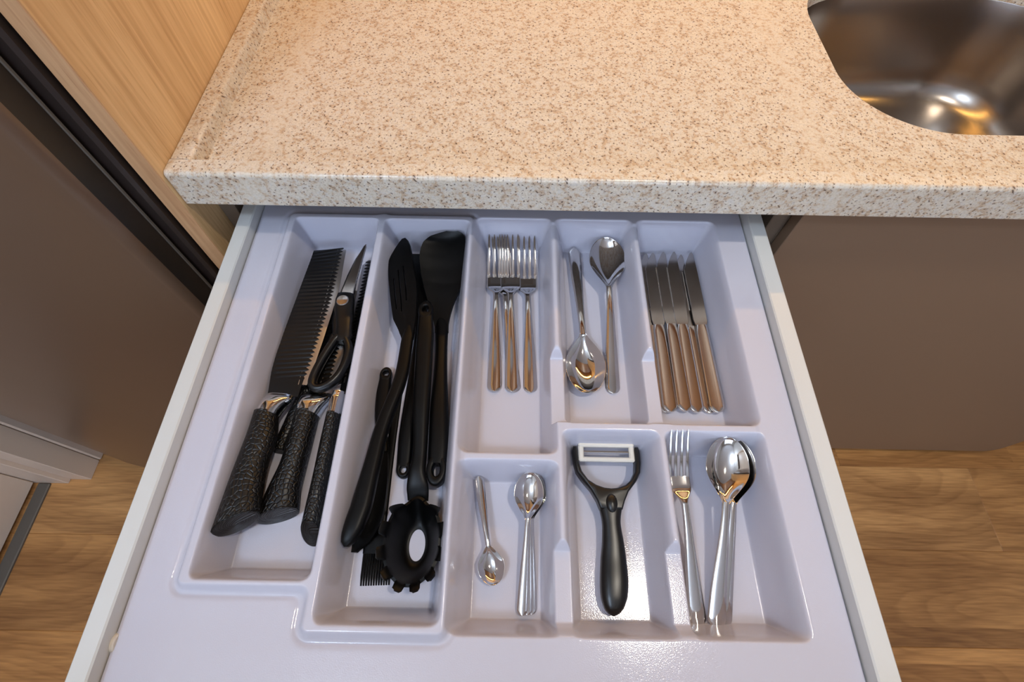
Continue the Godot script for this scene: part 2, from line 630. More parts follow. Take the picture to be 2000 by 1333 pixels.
func make_spoon(called: String, label: String, group: String, L: float, bl: float, bw: float, tw: float, nw: float, deep: float) -> Node3D:
	var o := thing(called, label, "spoon", Vector3.ZERO, group)
	var hl := L - bl
	var top := deep + 2.0
	var b := MB.new()
	b.loft(handle_rings(hl + 1.0, tw, nw, top, 2.2))
	part("handle", b.mesh(70), M["cutlery steel"], o)
	b = MB.new()
	var rings := []
	var N := 36
	for i in N + 1:
		var q := 1.0 - cos(PI / 2 * i / float(N)) if i < 0 else sin(PI / 2 * i / float(N))
		var hw: float
		if q < 0.52:
			hw = nw + (bw - nw) * smoothstep(-0.12, 1.06, q / 0.52 * 0.94) ** 1.15
			hw = nw + (bw - nw) * sin(PI / 2 * q / 0.52) ** 1.35
		else:
			hw = bw * sqrt(maxf(0.0003, 1.0 - ((q - 0.52) / 0.48) ** 2)) ** 1.0
		var rim := 1.3 + top + 0.6 * q
		var dp := 1.2 * deep * maxf(0.0, 1.0 - ((q - 0.5) / 0.5) ** 2) ** 0.72
		dp = minf(dp, hw * 0.9)
		rings.append(sr(0, rim - dp, -hl - bl * q, hw, dp, 1.5, 6.0, 21))
	b.loft(rings)
	part("bowl", b.mesh(75), M["cutlery steel"], o)
	return o

func make_fork(called: String, label: String, group: String, L: float, hw: float, tw: float, nw: float, tl: float) -> Node3D:
	var o := thing(called, label, "fork", Vector3.ZERO, group)
	var hl := L - tl - hw * 2.6
	var b := MB.new()
	b.loft(handle_rings(hl + 1.0, tw, nw, 8.0, 2.2))
	part("handle", b.mesh(70), M["cutlery steel"], o)
	var tab := [[0.0, nw, 9.3, -1.2], [hw * 0.5, nw * 1.3, 8.0, -0.8], [hw * 0.95, hw * 0.74, 5.4, -0.2], [hw * 1.3, hw * 0.97, 3.4, 0.2], [hw * 1.7, hw, 2.5, 0.4], [hw * 2.6, hw, 2.2, 0.5]]
	b = MB.new()
	var rings := []
	for i in 21:
		var k := interp(tab, hw * 2.6 * i / 20.0)
		rings.append(sr(0, k[2], -hl - k[0], k[1], k[3], 1.9, 8.0))
	b.loft(rings)
	part("head", b.mesh(60), M["cutlery steel"], o)
	for x in [-0.83, -0.277, 0.277, 0.83]:
		b = MB.new()
		rings = []
		for i in 15:
			var q := i / 14.0
			var z := -hl - hw * 2.6 + 0.8 - (tl + 0.8) * q
			var y: float = 2.2 + 0.5 * x * x + 20.0 * q ** 1.22
			var wq: float = hw * 0.17 * (1.0 - 0.42 * q) * sqrt(maxf(0.02, 1.0 - maxf(0.0, (q - 0.9) / 0.1) ** 2))
			rings.append(sr(x * hw * (1.0 - 0.04 * q), y, z, wq, 0, 1.8 * (1.0 - 0.4 * q), 9.0, 9))
		b.loft(rings)
		part("tine", b.mesh(60), M["cutlery steel"], o)
	return o

func make_table_knife(label: String) -> Node3D:
	var o := thing("table_knife", label, "knife", Vector3.ZERO, "table knives fanned in the right back compartment")
	var b := MB.new()
	var rings := []
	for i in 31:
		var s := tail_at(7.4, 99.0, i, 30)
		var hw := tail_width(7.4, s) if s < 7.4 else lerpf(7.4, 6.3, (s - 7.4) / 91.6)
		if s > 93.0:
			hw *= 1.0 - 0.10 * (s - 93.0) / 6.0
		rings.append(sr(0, 2.4, -s, hw, -0.35, lerpf(3.2, 4.6, s / 99.0), 7.0, 15))
	b.loft(rings)
	part("handle", b.mesh(30), M["cutlery steel"], o)
	var poly := PackedVector2Array([Vector2(5.2, -97.0), Vector2(7.2, -103.0), Vector2(7.8, -130.0), Vector2(7.6, -170.0), Vector2(6.9, -194.0), Vector2(5.6, -198.0), Vector2(3.6, -197.0), Vector2(0.5, -191.5), Vector2(-3.0, -184.0), Vector2(-5.6, -176.0)])
	var z := -175.0
	while z < -124.0:
		poly.append(Vector2(-6.9, z + 0.5)); poly.append(Vector2(-6.1, z + 1.6))
		z += 1.7
	poly.append_array(PackedVector2Array([Vector2(-7.0, -120.0), Vector2(-6.8, -106.0), Vector2(-5.0, -97.0)]))
	b = MB.new()
	b.prism(poly, 1.7, 3.1, 0.3)
	part("blade", b.mesh(25), M["blade steel"], o)
	return o

# ------------------------------------------------------------------ black kitchen knives
func ribbed_blade(o: Node3D, spine: Array, tooth: Array, edge: Array, z0: float, z1: float, base: Vector3, pitch: float) -> void:
	# spine, tooth and edge: tables of z, x, h. The black coated side carries ribs that run out into teeth along the bright edge.
	var b := MB.new()
	var rows := int((z1 - z0) / pitch * 6.0)
	var cols := 13
	var top := []
	for i in rows + 1:
		var z := z0 + (z1 - z0) * i / float(rows)
		var s := interp(spine, z)
		var t := interp(tooth, z)
		var ph := fposmod((z - z0) / pitch, 1.0)
		var saw := absf(ph * 2.0 - 1.0)
		var row := PackedVector3Array()
		for j in cols + 1:
			var u := float(j) / cols
			var slant := z + (u - 1.0) * 3.4
			var rib := 0.5 + 0.5 * cos(TAU * (slant - z0) / pitch)
			var flat := smoothstep(z1 - 26.0, z1 - 16.0, z)
			var x: float = lerpf(s[1], t[1] + 3.6 * (saw - 0.5) * (1.0 - flat), u)
			row.append(Vector3(x, lerpf(s[2], t[2], u) + 0.8 + 0.65 * rib * (1.0 - flat) * (0.35 + 0.65 * u), z - 4.5 * (u - 0.6) * (1.0 - smoothstep(z0, z0 + 40.0, z))) - base)
		top.append(row)
	var rings := []
	for row in top:
		var r := PackedVector3Array(row)
		for j in range(cols, -1, -3):
			r.append(row[j] - Vector3(0, 1.8 + (row[j].y - row[0].y) * 0.0, 0))
		rings.append(r)
	b.loft(rings)
	part("coated_blade", b.mesh(50), M["black blade"], o, "black ribbed blade side")
	b = MB.new()
	rings = []
	for i in 41:
		var z := z0 + 0.5 + (z1 - z0 - 13.0) * i / 40.0
		var t := interp(tooth, z)
		var e := interp(edge, z)
		var r := PackedVector3Array()
		var dx: float = e[1] - t[1]
		var dh: float = e[2] - t[2]
		for q in [[-0.9, 0.5], [0.5, 0.5], [1.0, -0.1], [0.5, -0.6], [-0.9, -0.9]]:
			r.append(Vector3(t[1] + dx * q[0], t[2] + dh * q[0] + q[1], z - (e[1] - t[1]) * 0.12 * q[0] * (1.0 if i == 0 else 0.0)) - base)
		rings.append(r)
	b.loft(rings)
	part("cutting_edge", b.mesh(30), M["edge steel"], o, "bright steel edge")

func grip(o: Node3D, tab: Array, base: Vector3, slant: float, tilt: float) -> void:   # tab: z, x, h, half width, half height
	var b := MB.new()
	var rings := []
	var n := 40
	var z0: float = tab[0][0]
	var z1: float = tab[tab.size() - 1][0]
	for i in n + 1:
		var k := interp(tab, lerpf(z0, z1, i / float(n)))
		var q := smoothstep(0.55, 1.0, i / float(n))
		var r := PackedVector3Array()
		for j in 32:
			var a := TAU * j / 32
			var c := signf(cos(a)) * absf(cos(a)) ** 0.92
			var s := signf(sin(a)) * absf(sin(a)) ** 0.92
			r.append(Vector3(k[1] + k[3] * c, k[2] + k[4] * s, k[0] - q * (slant * c + tilt * s)) - base)
		rings.append(r)
	b.loft(rings)
	part("grip", b.mesh(42), M["crocodile grip"], o, "black handle embossed like crocodile skin")
	# flat end plate, cut on the slant
	b = MB.new()
	var last: PackedVector3Array = rings[n]
	var c0 := Vector3.ZERO
	for p in last:
		c0 += p / 32.0
	var nrm := ((last[8] - c0).cross(last[0] - c0)).normalized()
	if nrm.z < 0:
		nrm = -nrm
	rings = []
	for k in [[0.97, -0.6], [0.97, 0.5], [0.88, 1.0]]:
		var r := PackedVector3Array()
		for p in last:
			r.append(c0 + (p - c0) * k[0] + nrm * k[1])
		rings.append(r)
	b.loft(rings)
	part("end_cap", b.mesh(35), M["crocodile grip"], o)

func bolster(o: Node3D, tab: Array, base: Vector3) -> void:
	var b := MB.new()
	var rings := []
	for i in 17:
		var k := interp(tab, lerpf(tab[0][0], tab[tab.size() - 1][0], i / 16.0))
		var r := PackedVector3Array()
		for j in 28:
			var a := TAU * j / 28
			var c := signf(cos(a)) * absf(cos(a)) ** 0.75
			var s := signf(sin(a)) * absf(sin(a)) ** 0.75
			r.append(Vector3(k[1] + k[3] * c, k[2] + k[4] * s, k[0] + k[5] * c) - base)
		rings.append(r)
	b.loft(rings)
	part("bolster", b.mesh(50), M["chrome"], o, "polished chrome collar")

func build_kitchen_knives() -> void:
	var g := "black kitchen knives with crocodile pattern handles"
	var base := Vector3(-232, 0, -108)
	var o := thing("cleaver_knife", "broad black ribbed kitchen knife with toothed bright edge, leftmost in the drawer", "knife", spot(base.x, 0, base.z), g)
	ribbed_blade(o, [[-351.6, -224.9, 22.0], [-288.5, -228.5, 23.7], [-229.0, -231.9, 25.4], [-199.4, -232.4, 26.2], [-171.8, -229.6, 27.0]],
		[[-351.6, -193.9, 22.0], [-280.6, -193.0, 24.0], [-235.9, -195.8, 25.2], [-198.4, -198.4, 26.2], [-171.8, -200.5, 27.0]],
		[[-355.6, -189.2, 21.5], [-293.5, -187.1, 23.2], [-235.9, -190.3, 24.8], [-194.5, -193.7, 25.9], [-178.7, -196.2, 26.4]], -351.5, -171.0, base, 4.9)
	bolster(o, [[-172.8, -217.5, 26.9, 11.8, 5.0, 0.5], [-168.8, -217.8, 27.8, 12.2, 8.0, 1.0], [-160.9, -220.9, 29.3, 10.3, 10.5, 1.5], [-152.4, -223.0, 30.3, 9.6, 10.8, 1.7]], base)
	grip(o, [[-153.4, -224.2, 30.2, 10.5, 11.6], [-129.2, -222.0, 32.3, 12.7, 12.0], [-103.8, -223.1, 33.9, 13.1, 12.5], [-78.5, -222.6, 35.6, 14.7, 13.2], [-56.3, -221.8, 37.0, 16.4, 13.6]], base, 9.0, 3.0)
	base = Vector3(-194, 0, -110)
	o = thing("chef_knife", "black handled kitchen knife whose toothed blade lies under the scissors", "knife", spot(base.x, 0, base.z), g)
	ribbed_blade(o, [[-304.0, -182.0, 9.0], [-296.0, -189.0, 9.0], [-280.0, -196.0, 9.0], [-180.0, -206.0, 9.0]], [[-304.0, -176.5, 9.0], [-200.0, -181.2, 9.0], [-180.0, -186.0, 9.0]],
		[[-306.0, -168.6, 8.6], [-200.0, -173.0, 8.6], [-180.0, -177.0, 8.6]], -305.0, -178.0, base, 4.9)
	bolster(o, [[-179.0, -187.5, 14.0, 13.8, 5.0, 0.0], [-174.0, -187.8, 17.0, 13.6, 9.0, 1.0], [-166.0, -189.5, 19.0, 11.6, 11.5, 2.0], [-157.5, -191.2, 19.5, 10.4, 12.0, 2.4]], base)
	grip(o, [[-158.5, -191.6, 19.5, 10.9, 12.6], [-130.0, -192.3, 19.5, 10.8, 13.0], [-108.0, -193.8, 19.0, 11.4, 13.0], [-86.0, -197.0, 18.5, 14.2, 13.4], [-66.0, -198.2, 18.0, 17.2, 13.6]], base, 5.5, 3.0)
	base = Vector3(-165, 0, -104)
	o = thing("bread_knife", "slim black handled kitchen knife with ribbed blade leaning on the first divider", "knife", spot(base.x, 0, base.z), g)
	ribbed_blade(o, [[-336.0, -155.0, 27.0], [-178.0, -156.5, 25.0]], [[-336.0, -163.4, 20.0], [-178.0, -165.5, 19.0]], [[-338.0, -169.6, 16.0], [-178.0, -170.5, 15.0]], -336.0, -176.0, base, 4.2)
	bolster(o, [[-177.0, -163.6, 22.0, 6.0, 9.5, 0.0], [-170.0, -164.0, 22.0, 6.4, 11.5, 0.0], [-154.5, -164.4, 22.0, 6.2, 12.0, 0.0]], base)
	grip(o, [[-155.5, -164.6, 22.0, 6.7, 12.6], [-128.0, -164.8, 21.0, 7.4, 12.8], [-98.0, -165.0, 20.0, 7.8, 12.8], [-52.0, -166.0, 18.5, 8.4, 12.8]], base, 0.0, 9.0)
	base = Vector3(-208, 0, -150)
	o = thing("paring_knife", "short black knife handle wedged between two larger knife handles, below the scissors", "knife", spot(base.x, 0, base.z), g)
	grip(o, [[-186.0, -201.0, 11.0, 7.2, 6.6], [-160.0, -207.0, 10.0, 7.0, 6.8], [-124.0, -214.0, 9.0, 6.6, 6.8]], base, -1.0, 2.0)
	var b := MB.new()
	b.prism(PackedVector2Array([Vector2(8, -32), Vector2(0, -34), Vector2(10, -84), Vector2(16, -104), Vector2(17, -80)]), 3.4, 4.8, 0.4)
	part("blade", b.mesh(25), M["blade steel"], o)

func tube(path: Array, ra: float, rb: float, loop: bool, n := 16) -> MB:   # a bar of elliptical section along points
	var b := MB.new()
	var rings := []
	var c := path.size()
	for i in c:
		var d: Vector3
		if loop:
			d = path[(i + 1) % c] - path[(i + c - 1) % c]
		else:
			d = path[mini(i + 1, c - 1)] - path[maxi(i - 1, 0)]
		d = d.normalized()
		var r := Vector3.UP.cross(d).normalized()
		rings.append(er(path[i], r, d.cross(r), ra, rb, n))
	b.loft(rings, loop)
	return b

func smooth(pts: Array, loop: bool, per := 6) -> Array:
	var o := []
	var n := pts.size()
	for i in (n if loop else n - 1):
		for k in per:
			var q := k / float(per)
			var p0: Vector3 = pts[(i + n - 1) % n] if loop else pts[maxi(i - 1, 0)]
			var p1: Vector3 = pts[i]
			var p2: Vector3 = pts[(i + 1) % n]
			var p3: Vector3 = pts[(i + 2) % n] if loop else pts[mini(i + 2, n - 1)]
			o.append(p1.cubic_interpolate(p2, p0, p3, q))
	if not loop:
		o.append(pts[n - 1])
	return o

func build_scissors() -> void:
	var base := Vector3(-175, 0, -230)
	var o := thing("kitchen_scissors", "kitchen scissors with black oval finger loop lying on the knives", "scissors", spot(base.x, 0, base.z))
	var b := MB.new()
	b.prism(PackedVector2Array([Vector2(9.8, -125.0), Vector2(10.6, -121.0), Vector2(9.0, -100.0), Vector2(7.2, -70.0), Vector2(6.6, -50.0), Vector2(-7.0, -50.0), Vector2(-5.8, -62.0), Vector2(-2.6, -82.0), Vector2(2.0, -104.0), Vector2(7.4, -122.0)]), 27.0, 29.4, 0.7)
	part("blade", b.mesh(25), M["blade steel"], o, "upper steel blade")
	b = MB.new()
	b.prism(PackedVector2Array([Vector2(3.0, -114.0), Vector2(4.5, -112.0), Vector2(7.0, -60.0), Vector2(6.0, -48.0), Vector2(-9.6, -48.0), Vector2(-8.6, -60.0), Vector2(-5.0, -84.0), Vector2(0.0, -106.0)]), 24.0, 26.4, 0.7)
	part("blade", b.mesh(25), M["black blade"], o, "lower dark blade")
	b = MB.new()
	var rings := []
	for k in [[-59.0, -1.4, 26.5, 5.0, 3.2], [-57.0, -0.9, 27.5, 8.6, 5.2], [-50.0, -0.6, 28.0, 9.8, 6.0], [-38.0, 0.6, 28.0, 9.8, 6.2], [-26.0, 3.2, 28.0, 9.0, 6.2], [-16.0, 4.5, 28.0, 8.4, 6.0], [-6.0, 5.8, 28.0, 8.8, 5.6], [0.0, 6.0, 28.0, 7.0, 4.6]]:
		rings.append(er(Vector3(k[1], k[2], k[0]), Vector3.RIGHT, Vector3.UP, k[3], k[4], 24, 2.6))
	b.loft(rings)
	var pts := []
	for p in [[7.0, -5.0], [13.2, 6.0], [13.4, 20.0], [9.0, 36.0], [1.0, 46.5], [-8.0, 50.6], [-14.0, 47.0], [-14.8, 38.0], [-11.0, 22.0], [-5.4, 6.0], [0.0, -5.0]]:
		pts.append(Vector3(p[0], 28.0, p[1]))
	b.add(tube(smooth(pts, true), 4.3, 5.2, true), Transform3D())
	part("finger_loop", b.mesh(60), M["black handle plastic"], o)
	b = MB.new()
	pts = []
	for p in [[2.0, -12.0], [8.0, 2.0], [8.0, 16.0], [4.0, 34.0], [-5.0, 42.0], [-14.0, 44.0], [-19.0, 36.0], [-17.0, 18.0], [-11.0, 0.0], [-7.0, -14.0]]:
		pts.append(Vector3(p[0], 19.0, p[1]))
	b.add(tube(smooth(pts, true), 3.0, 3.4, true), Transform3D())
	rings = []
	for k in [[-60.0, -3.0, 7.0, 3.0], [-45.0, -4.0, 9.5, 3.6], [-25.0, -3.5, 8.5, 3.6], [-8.0, -2.0, 6.0, 3.2]]:
		rings.append(er(Vector3(k[1], 20.5, k[0]), Vector3.RIGHT, Vector3.UP, k[2], k[3], 20, 2.6))
	b.loft(rings)
	part("finger_loop", b.mesh(60), M["black handle plastic"], o, "lower loop, mostly hidden")
	b = MB.new()
	rings = []
	for k in [[6.4, 31.0], [6.4, 34.0], [5.6, 34.8], [0.3, 35.2]]:
		rings.append(er(Vector3(-1.0, k[1], -46.0), Vector3.RIGHT, Vector3.FORWARD, k[0], k[0], 28))
	b.loft(rings)
	part("pivot", b.mesh(30), M["blade steel"], o, "round steel pivot cap")

# ------------------------------------------------------------------ black nylon utensils
func bar(tab: Array, base: Vector3, n := 44, seg := 28, e := 2.6) -> MB:    # tab: z, x, h, half width, half height
	var b := MB.new()
	var rings := []
	for i in n + 1:
		var k := interp(tab, lerpf(tab[0][0], tab[tab.size() - 1][0], i / float(n)))
		rings.append(er(Vector3(k[1], k[2], k[0]) - base, Vector3.RIGHT, Vector3.UP, maxf(k[3], 0.2), maxf(k[4], 0.2), seg, e))
	b.loft(rings)
	return b

func eye(at: Vector3, rx: float, rz: float, hx: float, hz: float, hy: float, shift: float) -> MB:   # the hanging eye: an oval ring; rx, rz outside, hx, hz the hole
	var b := MB.new()
	var rings := []
	for i in 36:
		var a := TAU * i / 36
		var d := Vector3(cos(a), 0, sin(a))
		var inn := Vector3(hx * d.x, 0, hz * d.z + shift)
		var out := Vector3(rx * d.x, 0, rz * d.z)
		var m := (inn + out) / 2.0
		rings.append(er(at + m, (out - inn).normalized(), Vector3.UP, (out - inn).length() / 2.0, hy, 20, 3.4))
	b.loft(rings, true)
	return b

func sheet(rows: Array, cut: Callable, th: float) -> MB:    # a curved plate from rows of points; cut(i, j) leaves a cell out
	var b := MB.new()
	var n: int = rows.size()
	var m: int = rows[0].size()
	var top := []
	var bot := []
	for i in n:
		var a := PackedInt32Array()
		var c := PackedInt32Array()
		for j in m:
			var du: Vector3 = rows[i][mini(j + 1, m - 1)] - rows[i][maxi(j - 1, 0)]
			var dv: Vector3 = rows[mini(i + 1, n - 1)][j] - rows[maxi(i - 1, 0)][j]
			var nn := dv.cross(du).normalized()
			if nn.y < 0:
				nn = -nn
			a.append(b.vert(rows[i][j] + nn * th / 2)); c.append(b.vert(rows[i][j] - nn * th / 2))
		top.append(a); bot.append(c)
	var gone := func(i: int, j: int) -> bool:
		return i < 0 or j < 0 or i >= n - 1 or j >= m - 1 or cut.call(i, j)
	for i in n - 1:
		for j in m - 1:
			if cut.call(i, j):
				continue
			b.tri(top[i][j], top[i][j + 1], top[i + 1][j + 1]); b.tri(top[i][j], top[i + 1][j + 1], top[i + 1][j])
			b.tri(bot[i][j], bot[i + 1][j + 1], bot[i][j + 1]); b.tri(bot[i][j], bot[i + 1][j], bot[i + 1][j + 1])
			for e in [[i - 1, j, i, j, i, j + 1], [i + 1, j, i + 1, j + 1, i + 1, j], [i, j - 1, i + 1, j, i, j], [i, j + 1, i, j + 1, i + 1, j + 1]]:
				if gone.call(e[0], e[1]):
					var p: int = top[e[2]][e[3]]
					var q: int = top[e[4]][e[5]]
					var r: int = bot[e[4]][e[5]]
					var s: int = bot[e[2]][e[3]]
					b.tri(p, s, r); b.tri(p, r, q)
	b.fix(0)
	return b

func plate_rows(tab: Array, base: Vector3, n: int, m: int, dish: float) -> Array:    # tab: z, left x, left h, right x, right h
	var rows := []
	for i in n + 1:
		var k := interp(tab, lerpf(tab[0][0], tab[tab.size() - 1][0], i / float(n)))
		var r := PackedVector3Array()
		for j in m + 1:
			var u := j / float(m)
			r.append(Vector3(lerpf(k[1], k[3], u), lerpf(k[2], k[4], u) - dish * 4.0 * u * (1.0 - u) * minf(1.0, ((k[3] - k[1]) / 44.0) ** 2), k[0]) - base)
		rows.append(r)
	return rows

func build_utensils() -> void:
	var g := "black nylon cooking utensils in the second compartment"
	var none := func(_i, _j): return false
	# buried flat turner, handle with eye at the front
	var base := Vector3(-100, 0, -180)
	var o := thing("spatula", "buried black nylon spatula, its flat head between slotted turner and spoon spatula heads", "spatula", spot(base.x, 0, base.z), g)
	part("head", sheet(plate_rows([[-357.0, -119.5, 9.0, -96.0, 9.0], [-300.0, -117.0, 8.0, -92.0, 8.0], [-280.0, -110.0, 8.0, -93.0, 8.0], [-262.0, -103.0, 8.5, -94.0, 8.5]], base, 30, 8, 0.5), none, 2.6).mesh(35), M["black nylon"], o)
	var b := bar([[-266.0, -98.5, 8.5, 4.6, 2.5], [-240.0, -98.5, 9.0, 4.2, 4.0], [-180.0, -97.6, 9.0, 6.4, 5.0], [-140.0, -97.6, 8.5, 7.6, 5.4], [-111.0, -97.0, 8.0, 6.9, 4.8]], base)
	b.add(eye(Vector3(-96.8, 8.0, -109.5) - base, 6.8, 8.6, 2.5, 3.0, 4.6, 0.8), Transform3D())
	part("handle", b.mesh(55), M["black nylon"], o)
	# silicone brush
	base = Vector3(-111, 0, -60)
	o = thing("basting_brush", "black silicone basting brush with ribbed bristles, at the front of the second compartment", "brush", spot(base.x, 0, base.z), g)
	b = MB.new()
	for i in 12:
		var x := -122.0 + 23.0 * i / 11.0
		b.loft([er(Vector3(x, 5.0, -40) - base, Vector3.RIGHT, Vector3.UP, 1.0, 3.6, 8, 3.0), er(Vector3(x + 0.5, 4.6, -20) - base, Vector3.RIGHT, Vector3.UP, 1.0, 3.2, 8, 3.0), er(Vector3(x + 0.9, 4.2, -13.4 - 0.1 * i) - base, Vector3.RIGHT, Vector3.UP, 0.9, 2.6, 8, 3.0)])
	var br := part("bristles", b.mesh(40), M["black handle plastic"], o)
	br.set_meta("kind", "stuff")
	part("head", bar([[-58.0, -111.0, 5.0, 8.0, 2.5], [-52.0, -111.0, 5.2, 12.6, 4.0], [-38.0, -110.6, 5.2, 12.8, 4.4]], base, 12, 20, 5.0).mesh(40), M["black nylon"], o)
	part("handle", bar([[-196.0, -112.0, 4.0, 5.0, 3.0], [-130.0, -112.0, 4.0, 4.6, 3.4], [-54.0, -111.0, 4.5, 4.6, 3.4]], base, 16).mesh(60), M["black nylon"], o)
	# scraper with the head at the front
	base = Vector3(-120, 0, -120)
	o = thing("scraper_spatula", "black spatula lying head forward under the slotted turner's handle", "spatula", spot(base.x, 0, base.z), g)
	part("head", sheet(plate_rows([[-128.0, -118.5, 13.0, -112.4, 13.0], [-112.0, -120.5, 14.0, -110.0, 15.0], [-93.0, -124.0, 13.0, -108.0, 16.0], [-71.0, -129.0, 12.0, -108.2, 15.0], [-56.0, -131.5, 10.5, -111.6, 14.0], [-46.0, -132.6, 10.0, -117.5, 13.0], [-38.5, -132.6, 9.5, -127.0, 11.5]], base, 40, 10, 2.0), none, 2.6).mesh(40), M["black nylon"], o)
	b = bar([[-200.2, -125.2, 11.5, 5.9, 3.7], [-180.0, -125.0, 11.5, 6.9, 4.2], [-150.0, -122.5, 12.0, 5.6, 4.6], [-124.0, -115.6, 13.0, 3.6, 3.4]], base)
	b.add(eye(Vector3(-125.2, 11.5, -202.0) - base, 6.0, 8.2, 2.5, 2.6, 3.8, -0.8), Transform3D())
	part("handle", b.mesh(55), M["black nylon"], o)
	# solid spoon spatula
	base = Vector3(-70, 0, -200)
	o = thing("spoon_spatula", "black nylon spoon spatula with rounded solid head and teardrop hole at the handle end", "spatula", spot(base.x, 0, base.z), g)
	part("head", sheet(plate_rows([[-368.6, -75.5, 37.0, -62.5, 37.0], [-367.4, -81.0, 36.5, -58.6, 36.5], [-363.0, -92.5, 35.5, -55.0, 35.5], [-355.0, -100.5, 34.0, -53.2, 34.0], [-342.0, -103.6, 31.0, -52.4, 31.0], [-326.0, -102.2, 27.0, -52.4, 27.0], [-310.0, -98.6, 24.0, -53.6, 24.0], [-284.0, -90.4, 19.5, -62.6, 19.5], [-262.0, -82.8, 17.0, -66.6, 17.0], [-250.0, -80.4, 16.0, -66.4, 16.0]], base, 60, 14, 4.0), none, 3.0).mesh(40), M["black nylon"], o)
	b = bar([[-292.0, -78.0, 11.5, 7.0, 2.6], [-262.0, -74.4, 14.6, 7.0, 4.2], [-232.0, -72.2, 15.0, 6.2, 5.4], [-199.0, -70.0, 17.5, 6.9, 6.2], [-164.0, -67.8, 19.5, 8.8, 7.0], [-138.0, -65.6, 20.0, 9.5, 7.4], [-118.0, -64.7, 20.0, 9.4, 7.2], [-111.4, -64.8, 20.0, 9.0, 6.9]], base)
	b.add(eye(Vector3(-64.8, 20.0, -106.4) - base, 9.2, 15.0, 2.9, 5.6, 6.8, 0.4), Transform3D())
	part("handle", b.mesh(55), M["black nylon"], o)
	# pasta server
	base = Vector3(-80, 0, -120)
	o = thing("pasta_server", "black toothed pasta server with white seen through its oval hole, head towards the front", "pasta server", spot(base.x, 0, base.z), g)
	b = bar([[-261.0, -88.1, 34.2, 7.2, 4.6], [-240.0, -86.6, 33.0, 8.2, 5.8], [-213.0, -85.6, 31.0, 8.4, 6.4], [-160.0, -83.2, 28.5, 7.6, 6.2], [-121.0, -80.6, 26.5, 6.3, 5.0], [-103.0, -81.0, 26.0, 7.4, 4.6], [-90.0, -79.6, 24.0, 9.6, 3.4], [-80.0, -79.0, 19.0, 9.0, 2.4]], base)
	b.add(eye(Vector3(-88.4, 34.3, -264.0) - base, 7.4, 11.5, 2.7, 3.9, 4.6, -0.6), Transform3D())
	part("handle", b.mesh(55), M["black nylon"], o)
	var rows := []
	var N := 168
	for i in N + 1:
		var a := TAU * (i % N) / N
		var dx := sin(a)
		var dz := -cos(a)
		var neck := smoothstep(0.60, 0.93, cos(a))               # towards the handle: no teeth
		var k := cos(a * 12.0 + PI)
		var tooth := smoothstep(-0.35, 0.35, k) * (1.0 - neck)
		var r := PackedVector3Array()
		for j in 15:
			var t := j / 14.0
			var hole := Vector3(7.0 * dx, 0, 12.8 * dz)
			var rim := Vector3(lerpf(22.6, 14.5, neck) * dx, 0, lerpf(32.0, 36.0, smoothstep(-1.0, 1.0, cos(a))) * dz)
			var q := minf(t / 0.8, 1.0)
			var p := hole.lerp(rim, q)
			p.y = 5.0 + (lerpf(27.0, 21.0, neck)) * q ** 2.1
			if t > 0.8:                                           # the teeth bend outwards
				var over := (t - 0.8) / 0.2
				p += Vector3(dx * 5.2, 9.0 - 4.0 * over, dz * 5.4) * over * lerpf(0.0, 1.0, tooth)
			r.append(p + Vector3(-78.0, 0, -45.5) - base)
		rows.append(r)
	b = sheet(rows, none, 2.6)
	for i in b.w.size():                                          # close the seam
		if i >= N * 30:
			b.w[i] = i - N * 30
	part("toothed_head", b.mesh(50), M["black nylon"], o)
	# slotted turner on top
	base = Vector3(-115, 0, -200)
	o = thing("slotted_turner", "black nylon slotted turner with three slots, tilted on top of the other utensils", "turner", spot(base.x, 0, base.z), g)
	var slot := func(i: int, j: int) -> bool:
		var z := -358.0 + 128.0 * (i + 0.5) / 64.0
		return (j == 4 and z > -306 and z < -268) or (j == 9 and z > -316 and z < -264) or (j == 14 and z > -321 and z < -276)
	part("head", sheet(plate_rows([[-358.0, -124.0, 34.0, -120.0, 36.0], [-354.0, -126.8, 33.0, -116.8, 37.0], [-346.0, -130.6, 32.0, -113.4, 38.5], [-334.0, -135.0, 30.5, -110.0, 39.5], [-325.0, -135.6, 29.5, -107.4, 40.0], [-290.0, -129.6, 29.0, -99.6, 40.0], [-257.0, -121.6, 29.0, -96.6, 39.5], [-240.0, -112.6, 29.5, -97.0, 38.0], [-230.0, -109.0, 30.0, -97.6, 36.0]], base, 64, 24, 1.5), slot, 2.4).mesh(40), M["black nylon"], o)
	part("handle", bar([[-246.0, -101.6, 34.5, 5.0, 2.6], [-232.0, -103.4, 34.0, 5.8, 4.4], [-188.0, -105.0, 34.0, 6.2, 5.8], [-141.0, -115.0, 34.0, 6.5, 6.2], [-106.0, -119.0, 34.5, 7.3, 6.6], [-72.0, -122.4, 35.0, 8.7, 7.0], [-54.0, -126.0, 35.5, 8.2, 6.8], [-44.0, -128.6, 35.5, 5.5, 5.4], [-40.4, -129.3, 35.5, 2.1, 3.0]], base, 60).mesh(60), M["black nylon"], o)

